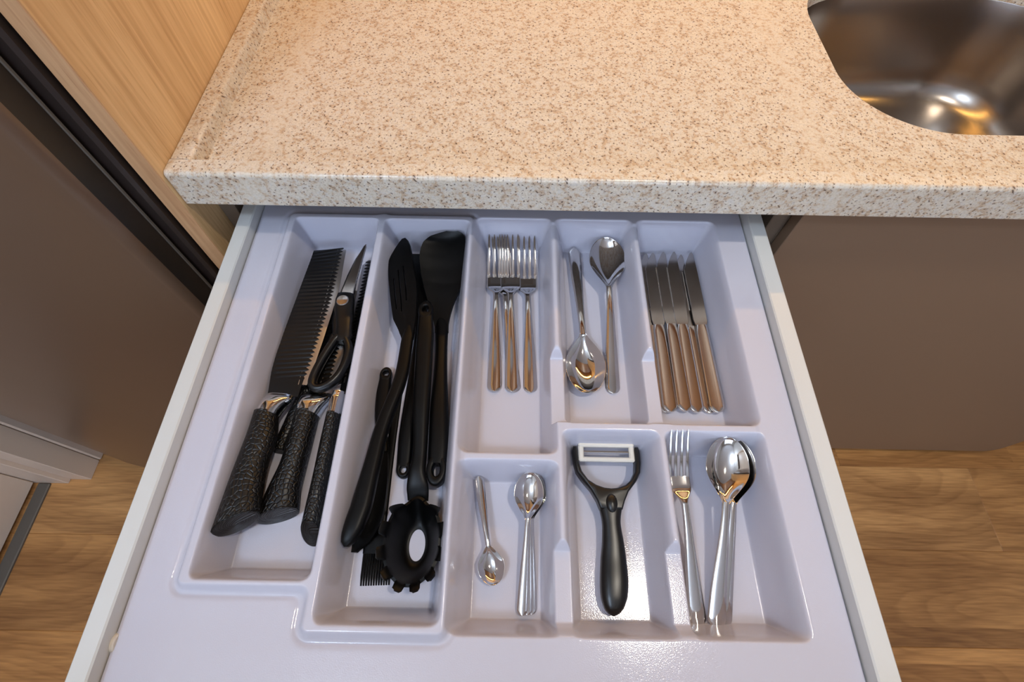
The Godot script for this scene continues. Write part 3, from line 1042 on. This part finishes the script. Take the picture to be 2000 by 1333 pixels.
func build_peeler() -> void:
	var base := Vector3(88.5, 0, -50)
	var o := thing("vegetable_peeler", "black handled Y shaped vegetable peeler with white blade holder", "peeler", spot(base.x, 0, base.z))
	var b := bar([[-92.0, 89.0, 14.5, 11.5, 4.0], [-80.0, 88.9, 14.0, 10.4, 6.2], [-66.0, 88.8, 12.8, 8.0, 7.0], [-50.0, 89.2, 11.4, 9.2, 7.6], [-38.0, 88.8, 10.2, 10.6, 8.2], [-20.0, 88.0, 10.0, 11.6, 8.8], [-8.0, 87.0, 9.8, 10.6, 8.4], [0.0, 86.2, 9.6, 7.6, 7.0], [4.0, 85.8, 9.5, 3.8, 4.4], [5.0, 85.7, 9.5, 0.6, 1.0]], base, 50, 28)
	part("handle", b.mesh(60), M["black handle plastic"], o)
	var outline := [Vector2(79.5, -76), Vector2(77, -83), Vector2(72, -92), Vector2(64.5, -101), Vector2(60, -108), Vector2(58, -117), Vector2(57.4, -128), Vector2(58.2, -131), Vector2(60.8, -131), Vector2(61.8, -128), Vector2(62.4, -117), Vector2(64.8, -108.5), Vector2(70, -101), Vector2(77, -96.5), Vector2(84, -94.2), Vector2(90, -93.6), Vector2(96, -94.2), Vector2(103, -96.8), Vector2(108.6, -101.6), Vector2(112.4, -108.5), Vector2(113.6, -117), Vector2(113.8, -128), Vector2(114.8, -131), Vector2(117.4, -131), Vector2(118.4, -128), Vector2(118.6, -117), Vector2(117.0, -108), Vector2(112.6, -100), Vector2(105, -91), Vector2(101, -83), Vector2(98.4, -76)]
	var poly := PackedVector2Array()
	for p in outline:
		poly.append(p - Vector2(base.x, base.z))
	b = MB.new()
	b.prism(poly, 8.5, 20.5, 1.5)
	part("yoke", b.mesh(50), M["black handle plastic"], o)
	b = MB.new()
	var rings := []
	for k in [[0.3, 22.9], [3.2, 22.5], [4.8, 21.4], [5.2, 19.5]]:
		rings.append(er(Vector3(0.6, k[1], -31.0), Vector3.RIGHT, Vector3.BACK, k[0], k[0] * 1.55, 24))
	b.loft(rings)
	part("thumb_button", b.mesh(50), M["black handle plastic"], o)
	b = MB.new()
	for k in [[62.6, 113.6, -135.0, -130.6, 16.0, 21.0], [62.6, 113.6, -121.6, -117.6, 15.0, 19.5], [62.6, 67.4, -133.0, -119.0, 16.0, 19.6], [108.8, 113.6, -133.0, -119.0, 16.0, 19.6]]:
		b.box(Vector3(k[0], k[4], k[2]) - base, Vector3(k[1], k[5], k[3]) - base, 1.1)
	part("blade_holder", b.mesh(25), M["cream plastic"], o, "white plastic blade holder")
	b = MB.new()
	b.prism(PackedVector2Array([Vector2(-21.5, -77.6), Vector2(20.4, -77.6), Vector2(20.4, -75.8), Vector2(-21.5, -75.8)]), 17.0, 17.9, 0.2)
	b.box(Vector3(-27.0, 14.5, -71.8), Vector3(26.5, 17.0, -69.4), 0.6)
	part("blade", b.mesh(25), M["blade steel"], o)

func build_cutlery() -> void:
	var g := "dinner forks in the third compartment"
	var f := make_fork("dinner_fork", "leftmost stainless dinner fork of the row in the third compartment, on top", g, 185.0, 11.2, 7.2, 3.3, 46.0)
	var low := copy(f, "dinner fork nested underneath, its tines showing between those of the left and middle forks")
	place(low, Vector3(3.5, 0.2, -190.6), Vector3(-16.0, 0.5, -375))
	place(f, Vector3(-16.8, 2.2, -190.2), Vector3(-19.4, 3.0, -375))
	var f2 := copy(f, "middle stainless dinner fork of the row in the third compartment")
	place(f2, Vector3(1.2, 2.4, -190.2), Vector3(-4.6, 3.6, -375))
	var f3 := copy(f, "rightmost stainless dinner fork of the row, beside the spoons' divider")
	place(f3, Vector3(19.8, 0.6, -190.2), Vector3(14.6, 1.5, -375))
	g = "table spoons in the fourth compartment"
	var s := make_spoon("table_spoon", "stainless table spoon turned head to front in the fourth compartment", g, 184.0, 66.0, 20.5, 7.4, 3.4, 9.5)
	place(s, Vector3(70.6, 8.0, -370.5), Vector3(75.6, 0.0, -194.0))
	var s2 := copy(s, "stainless table spoon with bowl at the back of the fourth compartment")
	place(s2, Vector3(103.2, 0.6, -191.0), Vector3(105.6, 12.0, -374.0))
	# table knives
	var spots := [
		["serrated table knife half hidden under the others, leftmost of the fan", 153.5, 151.0, 0.4, 0.4, 6.0],
		["table knife at the left of the fan, its handle nearest the spoons", 157.0, 158.4, 3.6, 3.4, 0.0],
		["table knife second from left of the three overlapping blades", 171.5, 170.4, 4.4, 4.6, 0.0],
		["table knife third from left, on top of the three overlapping blades", 183.0, 182.4, 4.0, 6.2, 0.0],
		["table knife under the rightmost one, its serrated tip showing left of it", 197.0, 192.4, 0.2, 0.2, -3.0],
		["rightmost table knife, lying apart from the fan against the compartment wall", 203.6, 203.0, 5.0, 4.6, 10.0]]
	var k := make_table_knife(spots[0][0])
	for i in spots.size():
		var q = spots[i]
		var c := k if i == 0 else copy(k, q[0])
		place(c, Vector3(q[1], q[3], -171.5 + 0.8 * (i % 2)), Vector3(q[2], q[4], -369.0), q[5])
	g = "teaspoons in the small front compartment"
	var t := make_spoon("teaspoon", "single teaspoon turned with its handle to the back, left of the nested teaspoons", g, 89.0, 31.0, 11.2, 4.6, 2.2, 5.6)
	place(t, Vector3(-28.0, 12.0, -103.6), Vector3(-11.4, 0.0, -17.0))
	var u := make_spoon("stacked_teaspoon", "topmost of the nested teaspoons in the small front compartment", g, 113.0, 40.0, 13.0, 4.9, 2.3, 6.4)
	var u2 := copy(u, "lowest nested teaspoon, its handle furthest right in the stack")
	place(u2, Vector3(20.0, 0.4, 5.0), Vector3(19.4, 7.5, -106))
	var u3 := copy(u, "middle nested teaspoon, its handle between the other two of the stack")
	place(u3, Vector3(16.4, 1.8, 5.4), Vector3(19.0, 9.5, -106))
	place(u, Vector3(12.4, 3.2, 5.8), Vector3(18.4, 11.5, -106))
	var d := make_fork("dessert_fork", "smaller stainless fork beside the two spoons in the right front compartment", "", 157.0, 9.4, 7.4, 3.2, 38.0)
	place(d, Vector3(155.6, 0.6, 12.0), Vector3(148.8, 24.0, -137.0))
	g = "dessert spoons in the right front compartment"
	var e := make_spoon("dessert_spoon", "upper of the two nested spoons in the right front compartment", g, 154.0, 57.0, 18.8, 7.4, 3.4, 8.6)
	var e2 := copy(e, "lower of the two nested spoons, peeking out at the right of the upper one")
	place(e2, Vector3(175.5, 0.4, 11.5), Vector3(203.2, 19.0, -137.0))
	place(e, Vector3(169.4, 2.8, 12.0), Vector3(194.6, 25.0, -137.0))

# ------------------------------------------------------------------ drawer, counter, cabinets
func build_drawer() -> void:
	var o := thing("drawer", "white pulled out kitchen drawer holding the cutlery tray", "drawer", Vector3(0, 0.66, -0.2))
	var at := o.position
	for s in [[-0.2965, -0.2815], [0.2535, 0.2698]]:
		part("side_wall", bx(Vector3(s[0], 0.665, -0.86) - at, Vector3(s[1], 0.82, 0.082) - at, 0.0012), M["white lacquer"], o)
	part("drawer_base", bx(Vector3(-0.2815, 0.70, -0.86) - at, Vector3(0.2535, 0.712, 0.082) - at, 0.001), M["white lacquer"], o)
	part("back_wall", bx(Vector3(-0.2815, 0.712, -0.86) - at, Vector3(0.2535, 0.80, -0.845) - at, 0.001), M["white lacquer"], o)
	part("front_panel", bx(Vector3(-0.298, 0.645, 0.082) - at, Vector3(0.297, 0.845, 0.100) - at, 0.001), M["taupe laminate"], o)
	var b := MB.new()
	b.loft([er(Vector3(-281.5, 803, 27), Vector3.BACK, Vector3.UP, 7.0, 7.0, 24), er(Vector3(-279.6, 803, 27), Vector3.BACK, Vector3.UP, 7.0, 7.0, 24), er(Vector3(-279.0, 803, 27), Vector3.BACK, Vector3.UP, 6.2, 6.2, 24)])
	var cap := part("screw_cover", b.mesh(30), M["cream plastic"], o, "small round cream cover")
	cap.position = -at

func extrude_x(profile: Array, x0: float, x1: float) -> MB:     # profile of (z, y) in metres
	var b := MB.new()
	var rings := []
	for x in [x0, x1]:
		var r := PackedVector3Array()
		for p in profile:
			r.append(Vector3(x, p.y, p.x))
		rings.append(r)
	b.loft(rings)
	return b

func arc(c: Vector2, r: float, a0: float, a1: float, n: int) -> Array:
	var o := []
	for i in n + 1:
		var a := deg_to_rad(lerpf(a0, a1, i / float(n)))
		o.append(c + Vector2(cos(a), sin(a)) * r)
	return o

const TOP := 0.8984
const MAIN := 0.8834
const UNDER := 0.8584
const FRONT := -0.3434

func build_counter() -> void:
	var o := thing("countertop", "beige speckled granite kitchen countertop with raised edge and sink cutout", "countertop", Vector3(0.9, UNDER, -0.66))
	var at := o.position
	# front strip with rounded nose
	var prof := []
	prof.append(Vector2(-0.3625, UNDER)); prof.append(Vector2(-0.3625, TOP - 0.001)); prof.append(Vector2(-0.3615, TOP))
	prof.append_array(arc(Vector2(FRONT - 0.004, TOP - 0.004), 0.004, 90, 0, 7))
	prof.append_array(arc(Vector2(FRONT - 0.002, UNDER + 0.002), 0.002, 0, -90, 3))
	var b := extrude_x(prof, -0.3222, 2.38)
	var p := part("front_edge_strip", b.mesh(40, 1.0), M["granite"], o)
	p.position = -at
	# raised strip along the wooden panel
	b = MB.new()
	var rings := []
	for z in [-0.978, -0.3625]:
		var r := PackedVector3Array()
		for q in [Vector2(-0.3222, MAIN - 0.02), Vector2(-0.3222, TOP - 0.001), Vector2(-0.3212, TOP)] + arc(Vector2(-0.3065, TOP - 0.004), 0.004, 90, 12, 6) + [Vector2(-0.2998, MAIN + 0.0022)] + arc(Vector2(-0.2975, MAIN + 0.0022), 0.0022, 192, 270, 4) + [Vector2(-0.2965, MAIN - 0.02)]:
			r.append(Vector3(q.x, q.y, z))
		rings.append(r)
	b.loft(rings)
	p = part("side_upstand", b.mesh(40, 1.0), M["granite"], o)
	p.position = -at
	# main slab in two halves that meet at the middle of the sink
	var hole := []
	hole.append_array(arc(Vector2(0.635, -0.650), 0.100, 0, -90, 14))
	hole.append_array(arc(Vector2(0.466, -0.645), 0.105, -90, -180, 14))
	hole.append_array(arc(Vector2(0.466, -0.541), 0.105, 180, 90, 18))
	hole.append_array(arc(Vector2(0.635, -0.536), 0.100, 90, 0, 18))
	var mid := 0.52
	var left := []
	for q in hole:
		if q.x < mid:
			left.append(q)
	var right := []
	for i in hole.size():
		var q: Vector2 = hole[(i + hole.size() / 2) % hole.size()]
		if q.x > mid:
			right.append(q)
	b = MB.new()
	var poly := PackedVector2Array([Vector2(-0.2985, -0.978), Vector2(mid, -0.978), Vector2(mid, -0.750)])
	for q in left:
		poly.append(q)
	poly.append_array(PackedVector2Array([Vector2(mid, -0.436), Vector2(mid, -0.3615), Vector2(-0.2985, -0.3615)]))
	b.prism(poly, UNDER, MAIN)
	poly = PackedVector2Array([Vector2(mid, -0.978), Vector2(2.38, -0.978), Vector2(2.38, -0.3615), Vector2(mid, -0.3615), Vector2(mid, -0.436)])
	for q in right:
		poly.append(q)
	poly.append(Vector2(mid, -0.750))
	b.prism(poly, UNDER, MAIN)
	p = part("slab", b.mesh(30, 1.0), M["granite"], o)
	p.position = -at
	# sink
	o = thing("kitchen_sink", "brushed stainless steel undermount sink bowl in the granite countertop", "sink", Vector3(0.548, 0.72, -0.594))
	at = o.position
	b = MB.new()
	var inner := []
	var outer := []
	for k in [[0.030, 0.0], [0.004, 0.0], [0.001, -0.003], [-0.002, -0.03], [-0.008, -0.09], [-0.012, -0.110], [-0.020, -0.125], [-0.032, -0.134], [-0.050, -0.1385], [-0.075, -0.1395]]:
		var r := PackedVector3Array()
		for q in bowl_ring(k[0]):
			r.append(Vector3(q.x, UNDER - 0.0005 + k[1], q.y) - at)
		inner.append(r)
	for k in range(inner.size() - 1, -1, -1):
		var r := PackedVector3Array()
		var c: Vector3 = Vector3(0.548, UNDER, -0.594) - at
		for q in inner[k]:
			var d := Vector3(q.x - c.x, 0, q.z - c.z).normalized()
			r.append(q + (d * 0.0015 if k > 1 else Vector3.ZERO) - Vector3(0, 0.0015, 0))
		outer.append(r)
	for c in [0.75, 0.4, 0.02]:
		var r := PackedVector3Array()
		var q := PackedVector3Array()
		for e in inner[9]:
			r.append(Vector3(e.x * c, e.y - 0.0025 * (1.0 - c), e.z * c)); q.append(r[r.size() - 1] - Vector3(0, 0.0015, 0))
		inner.append(r); outer.push_front(q)
	var bm := MB.new()
	bm.loft(inner + outer, true)
	part("bowl", bm.mesh(50, 1.0), M["brushed steel"], o)
	b = MB.new()
	rings = []
	for k in [[0.044, -0.1425], [0.044, -0.1392], [0.040, -0.1380], [0.034, -0.1392], [0.028, -0.1415]]:
		rings.append(er(Vector3(0.548, UNDER + k[1], -0.594) - at, Vector3.RIGHT, Vector3.FORWARD, k[0], k[0], 36))
	b.loft(rings)
	part("drain", b.mesh(40, 1.0), M["chrome"], o, "round chrome drain")

func bowl_ring(grow: float) -> Array:
	var hole := []
	var r := 0.108 + grow
	for k in [[0.635, -0.648, 0, -90], [0.461, -0.648, -90, -180], [0.461, -0.540, 180, 90], [0.635, -0.540, 90, 0]]:
		hole.append_array(arc(Vector2(k[0], k[1]), maxf(r, 0.02), k[2], k[3], 14))
	return hole

func build_cabinets() -> void:
	var o := thing("side_panel", "tall light oak side panel between refrigerator and countertop", "panel", Vector3(-0.3317, 0, -0.66))
	part("board", bx(Vector3(-0.0091, 0.0, -0.319), Vector3(0.0089, 2.25, 0.3208), 0.0004), M["oak"], o)
	part("edge_band", bx(Vector3(-0.0091, 0.0, 0.3206), Vector3(0.0089, 2.25, 0.322), 0.0006), M["oak edging"], o, "greyer oak edging on the narrow front")
	# base cabinet around the drawer
	o = thing("base_cabinet", "base cabinet under the granite from which the drawer is pulled", "cabinet", Vector3(0, 0, -0.66))
	for s in [[-0.3222, -0.305], [0.2825, 0.2995]]:
		part("side_board", bx(Vector3(s[0], 0.09, -0.315), Vector3(s[1], 0.857, 0.281), 0.0008), M["carcass"], o)
	part("bottom_board", bx(Vector3(-0.305, 0.09, -0.315), Vector3(0.2825, 0.108, 0.281), 0.0008), M["carcass"], o)
	part("back_board", bx(Vector3(-0.305, 0.108, -0.318), Vector3(0.2825, 0.857, -0.312), 0.0005), M["carcass"], o)
	part("lower_drawer_front", bx(Vector3(-0.3205, 0.03, 0.2815), Vector3(0.2985, 0.638, 0.297), 0.001), M["taupe laminate"], o)
	# cabinet with the taupe door right of the drawer
	o = thing("sink_cabinet", "taupe cabinet under the sink, right of the open drawer", "cabinet", Vector3(0.755, 0, -0.66))
	var b := MB.new()
	var poly := PackedVector2Array()
	for q in [Vector2(301.0, 856.0), Vector2(301.0, 24.0)] + arc(Vector2(1178.0, 54.0), 30.0, -90, 0, 8) + [Vector2(1208.0, 856.0)]:
		poly.append(q)
	b.prism(poly, 363.0, 379.0, 0.8, Transform3D(Basis(Vector3(1, 0, 0), Vector3(0, 0, -1), Vector3(0, 1, 0)), Vector3.ZERO))
	var d := part("door", b.mesh(25), M["taupe laminate"], o, "smooth taupe laminate door")
	d.position = Vector3(-0.755, 0, 0.66)
	for s in [[-0.455, -0.437], [0.435, 0.453]]:
		part("side_board", bx(Vector3(s[0], 0.06, -0.315), Vector3(s[1], 0.857, 0.280), 0.0008), M["carcass"], o)
	part("bottom_board", bx(Vector3(-0.437, 0.06, -0.315), Vector3(0.435, 0.078, 0.280), 0.0008), M["carcass"], o)
	o = thing("corner_cabinet", "set back taupe cabinet at the far right end of the counter", "cabinet", Vector3(1.8, 0, -0.70))
	part("body", bx(Vector3(-0.585, 0.0, -0.275), Vector3(0.585, 0.857, 0.20), 0.001), M["taupe laminate"], o)
	# wall cabinets over the counter, out of the picture but mirrored in the cutlery
	for i in 4:
		var c := thing("wall_cabinet", ["oak wall cabinet hanging next to the oak side panel", "oak wall cabinet over the left half of the sink", "oak wall cabinet over the counter right of the sink", "oak wall cabinet in the far right corner"][i], "cabinet", Vector3(-0.3222 + 0.66 * i + 0.33, 1.46, -0.81))
		part("body", bx(Vector3(-0.329, 0.0, -0.169), Vector3(0.329, 0.79, 0.15), 0.001), M["dark oak"], c)
		part("door", bx(Vector3(-0.328, -0.02, 0.1505), Vector3(0.328, 0.79, 0.169), 0.001), M["dark oak"], c)

func build_fridge() -> void:
	var o := thing("refrigerator", "tall taupe refrigerator with curved door left of the oak panel", "refrigerator", Vector3(-0.63, 0, -0.62))
	var at := o.position
	part("body", bx(Vector3(-0.905, 0.03, -0.97) - at, Vector3(-0.3445, 1.85, -0.331) - at, 0.003), M["dark enamel"], o)
	part("gasket", bx(Vector3(-0.89, 0.10, -0.345) - at, Vector3(-0.372, 1.84, -0.3262) - at, 0.002), M["rubber"], o)
	part("door_edge", bx(Vector3(-0.897, 0.096, -0.326) - at, Vector3(-0.3556, 1.844, -0.2975) - at, 0.002), M["door edge plastic"], o, "dark door edge")
	part("edge_trim", bx(Vector3(-0.3575, 0.096, -0.3272) - at, Vector3(-0.3545, 1.844, -0.3235) - at, 0.0008), M["threshold"], o, "thin grey metal line along the door edge")
	var poly := PackedVector2Array()
	for q in [Vector2(-900, -300), Vector2(-355.4, -300)] + arc(Vector2(-366.4, -298.0), 11.0, 0, 72, 8):
		poly.append(q)
	for i in 25:
		var x := lerpf(-369.0, -876.0, i / 24.0)
		poly.append(Vector2(x, -246.0 - 41.0 * ((x + 636.0) / 278.0) ** 2))
	poly.append_array(PackedVector2Array([Vector2(-886.0, -282.0), Vector2(-893.0, -286.5), Vector2(-898.0, -292.0)]))
	var b := MB.new()
	b.prism(poly, 95.0, 1845.0, 1.5)
	var d := part("door", b.mesh(30), M["taupe enamel"], o)
	d.position = -at
	part("plinth", bx(Vector3(-0.895, 0.0, -0.95) - at, Vector3(-0.37, 0.09, -0.36) - at, 0.002), M["rubber"], o)

func build_room() -> void:
	# floor of planks
	var fl := struct("floor", bx(Vector3(-1.3, -0.12, -1.12), Vector3(2.52, -0.0042, 2.52), 0.001), M["rubber"], "wood look plank floor of the kitchen", "floor")
	var rng := RandomNumberGenerator.new()
	rng.seed = 5
	var row := 0
	var z := -0.905
	while z < 2.4:
		var x: float = -1.21 + [-0.62, -0.1, -0.40, -0.88, -0.88, -0.7][row % 6]
		if row == 3:
			x = 1.15 - 2.44
		while x < 2.4:
			var x0 := maxf(x, -1.21)
			var x1 := minf(x + 1.22, 2.42)
			if x1 - x0 > 0.02:
				part("plank", plank(x0, x1, z, z + 0.193, rng.randf(), rng.randf()), M["plank %d" % [0, 2, 4, 0, 2, 4, 3, 0][(row + int(x0 > 1.0)) % 8]], fl)
			x += 1.22
		z += 0.193
		row += 1
	struct("ceiling", bx(Vector3(-1.3, 2.6, -1.12), Vector3(2.52, 2.72, 2.52), 0.001), M["ceiling paint"], "white ceiling over the kitchen", "ceiling")
	struct("wall_back", bx(Vector3(-1.3, 0, -1.12), Vector3(2.52, 2.6, -0.98), 0.001), M["wall paint"], "pale wall behind the counter", "wall")
	struct("wall_right", bx(Vector3(2.4, 0, -0.98), Vector3(2.52, 2.6, 2.4), 0.001), M["wall paint"], "pale wall at the right end of the counter", "wall")
	struct("wall_front", bx(Vector3(-1.3, 0, 2.4), Vector3(2.52, 2.6, 2.52), 0.001), M["wall paint"], "pale wall with the window, behind the viewer", "wall")
	var b := MB.new()
	b.box(Vector3(-1.3, 0, -0.98), Vector3(-1.035, 2.6, -0.305), 0.001)
	b.box(Vector3(-1.3, 0, 0.66), Vector3(-1.035, 2.6, 2.4), 0.001)
	b.box(Vector3(-1.3, 2.06, -0.305), Vector3(-1.035, 2.6, 0.66), 0.001)
	b.box(Vector3(-1.3, 0, -0.305), Vector3(-1.2, 2.06, 0.66), 0.001)
	struct("wall_left", b.mesh(20, 1.0), M["wall paint"], "pale left wall with the white door", "wall")
	# door with its frame in the left wall
	b = MB.new()
	b.box(Vector3(-1.07, 0, -0.305), Vector3(-1.02, 2.12, -0.257), 0.0015)      # architrave
	b.box(Vector3(-1.199, 0, -0.305), Vector3(-1.07, 2.08, -0.247), 0.0015)      # jamb
	b.box(Vector3(-1.0345, 0, -0.334), Vector3(-1.016, 2.12, -0.306), 0.003)
	b.box(Vector3(-1.07, 0, 0.61), Vector3(-1.02, 2.12, 0.66), 0.0015)
	b.box(Vector3(-1.199, 0, 0.60), Vector3(-1.07, 2.08, 0.66), 0.0015)
	b.box(Vector3(-1.199, 2.06, -0.247), Vector3(-1.02, 2.12, 0.60), 0.0015)
	struct("trim_1", b.mesh(20, 1.0), M["door paint"], "white stepped door casing standing left of the refrigerator", "door frame")
	struct("door_1", bx(Vector3(-1.185, 0.012, -0.246), Vector3(-1.145, 2.055, 0.599), 0.002), M["door paint"], "plain white door at the lower left", "door")
	struct("trim_2", bx(Vector3(-1.141, -0.004, -0.246), Vector3(-1.112, 0.006, 0.599), 0.002), M["threshold"], "narrow grey threshold strip along the white door", "threshold")
	# window in the front wall
	var w := struct("window_1", bx(Vector3(-0.6, 0.95, 2.385), Vector3(1.5, 2.3, 2.4), 0.001), M["daylight glow"], "bright frosted window behind the viewer", "window")
	for k in [[-0.66, -0.6, 0.89, 2.36], [1.5, 1.56, 0.89, 2.36], [-0.6, 1.5, 0.89, 0.95], [-0.6, 1.5, 2.3, 2.36], [0.42, 0.48, 0.95, 2.3]]:
		part("window_frame", bx(Vector3(k[0], k[2], 2.35), Vector3(k[1], k[3], 2.399), 0.003), M["door paint"], w)

func plank(x0: float, x1: float, z0: float, z1: float, ou: float, ov: float) -> ArrayMesh:
	var b := MB.new()
	b.box(Vector3(x0, -0.008, z0), Vector3(x1, 0.0, z1), 0.0012)
	for i in b.v.size():
		b.t[i] = Vector2((b.v[i].z - z0) / 0.25 + ou, (b.v[i].x - x0) / 1.35 + ov)
	return b.mesh(20, 1.0)

# ------------------------------------------------------------------ lamps
func ceiling_lamp(label: String, at: Vector3, energy: float, size: float, tint: Color) -> void:
	var o := thing("ceiling_lamp", label, "lamp", at)
	var b := MB.new()
	b.loft([er(Vector3(0, 0, 0), Vector3.RIGHT, Vector3.FORWARD, size + 0.02, size + 0.02, 32), er(Vector3(0, -0.012, 0), Vector3.RIGHT, Vector3.FORWARD, size + 0.02, size + 0.02, 32), er(Vector3(0, -0.014, 0), Vector3.RIGHT, Vector3.FORWARD, size + 0.015, size + 0.015, 32)])
	part("rim", b.mesh(30, 1.0), M["door paint"], o)
	b = MB.new()
	b.loft([er(Vector3(0, -0.0142, 0), Vector3.RIGHT, Vector3.FORWARD, size, size, 32), er(Vector3(0, -0.018, 0), Vector3.RIGHT, Vector3.FORWARD, size, size, 32)])
	part("diffuser", b.mesh(30, 1.0), M["lamp glow"], o)
	var l := SpotLight3D.new()
	l.name = "lamp_light"
	l.position = Vector3(0, -0.03, 0)
	l.rotation_degrees = Vector3(-90, 0, 0)
	l.spot_angle = 80
	l.spot_angle_attenuation = 0.6
	l.spot_range = 8
	l.spot_attenuation = 2.0
	l.light_color = tint
	l.light_energy = energy
	l.light_size = size
	l.shadow_enabled = true
	o.add_child(l)

func pendant_lamp() -> void:
	var o := thing("pendant_lamp", "white globe lamp hanging from the ceiling near the left wall", "lamp", Vector3(-0.6, 2.6, 0.55))
	var b := MB.new()
	b.loft([er(Vector3(0, 0, 0), Vector3.RIGHT, Vector3.FORWARD, 0.05, 0.05, 24), er(Vector3(0, -0.03, 0), Vector3.RIGHT, Vector3.FORWARD, 0.045, 0.045, 24), er(Vector3(0, -0.035, 0), Vector3.RIGHT, Vector3.FORWARD, 0.006, 0.006, 24), er(Vector3(0, -0.15, 0), Vector3.RIGHT, Vector3.FORWARD, 0.006, 0.006, 24)])
	part("stem", b.mesh(30, 1.0), M["door paint"], o)
	var g := SphereMesh.new()
	g.radius = 0.12
	g.height = 0.24
	var d := part("globe", g, M["lamp glow"], o)
	d.position.y = -0.27
	var l := OmniLight3D.new()
	l.name = "globe_light"
	l.position.y = -0.27
	l.omni_range = 9.0
	l.omni_attenuation = 2.0
	l.light_color = Color(0.78, 0.88, 1.0)
	l.light_energy = 0.8
	l.light_size = 0.1
	l.shadow_enabled = true
	o.add_child(l)

func _ready() -> void:
	# camera
	var r := deg_to_rad(1.08)
	var p := atan(1752.0 / 955.0)
	var fw := Vector3(0, -sin(p), -cos(p))
	var up0 := Vector3(0, cos(p), -sin(p))
	var rt := Vector3.RIGHT * cos(r) + up0 * sin(r)
	var up := -Vector3.RIGHT * sin(r) + up0 * cos(r)
	var cam := Camera3D.new()
	cam.name = "camera"
	cam.fov = rad_to_deg(2.0 * atan(666.5 / 955.0))
	cam.near = 0.02
	cam.far = 30.0
	cam.transform = Transform3D(Basis(rt, up, -fw), Vector3(0, 1.22, 0))
	cam.current = true
	add_child(cam)
	# surroundings and exposure
	var we := WorldEnvironment.new()
	we.name = "environment"
	var env := Environment.new()
	env.background_mode = Environment.BG_COLOR
	env.background_color = Color(0.5, 0.55, 0.6)
	env.background_energy_multiplier = 0.2
	env.tonemap_mode = Environment.TONE_MAPPER_LINEAR
	env.tonemap_exposure = 0.93
	env.sdfgi_enabled = true
	env.ssao_enabled = true
	env.ssil_enabled = true
	we.environment = env
	add_child(we)
	make_materials()
	# daylight from the window behind the viewer
	var w := AreaLight3D.new()
	w.name = "window_daylight"
	w.area_size = Vector2(2.0, 1.3)
	w.position = Vector3(0.45, 1.625, 2.33)
	w.rotation_degrees = Vector3(0, 0, 0)
	w.light_color = Color(0.76, 0.86, 1.0)
	w.light_energy = 2.2
	w.area_range = 9.0
	w.shadow_enabled = true
	add_child(w)
	# warm strip under the wall cabinets
	var o := thing("led_strip", "warm light strip under the wall cabinets", "lamp", Vector3(0.6, 1.4595, -0.82))
	part("diffuser", bx(Vector3(-0.86, -0.008, -0.009), Vector3(0.54, 0.0, 0.009), 0.001), M["warm glow"], o)
	var l := AreaLight3D.new()
	l.name = "strip_light"
	l.area_size = Vector2(1.40, 0.016)
	l.position = Vector3(-0.16, -0.012, 0)
	l.rotation_degrees = Vector3(-90, 0, 0)
	l.light_color = Color(1.0, 0.77, 0.42)
	l.light_energy = 0.36
	l.area_range = 6.0
	l.shadow_enabled = true
	o.add_child(l)
	ceiling_lamp("round ceiling lamp right of the drawer", Vector3(0.52, 2.6, -0.03), 1.25, 0.06, Color(1.0, 0.96, 0.90))
	pendant_lamp()
	build_room()
	build_counter()
	build_cabinets()
	build_fridge()
	build_drawer()
	build_tray()
	build_kitchen_knives()
	build_scissors()
	build_utensils()
	build_peeler()
	build_cutlery()
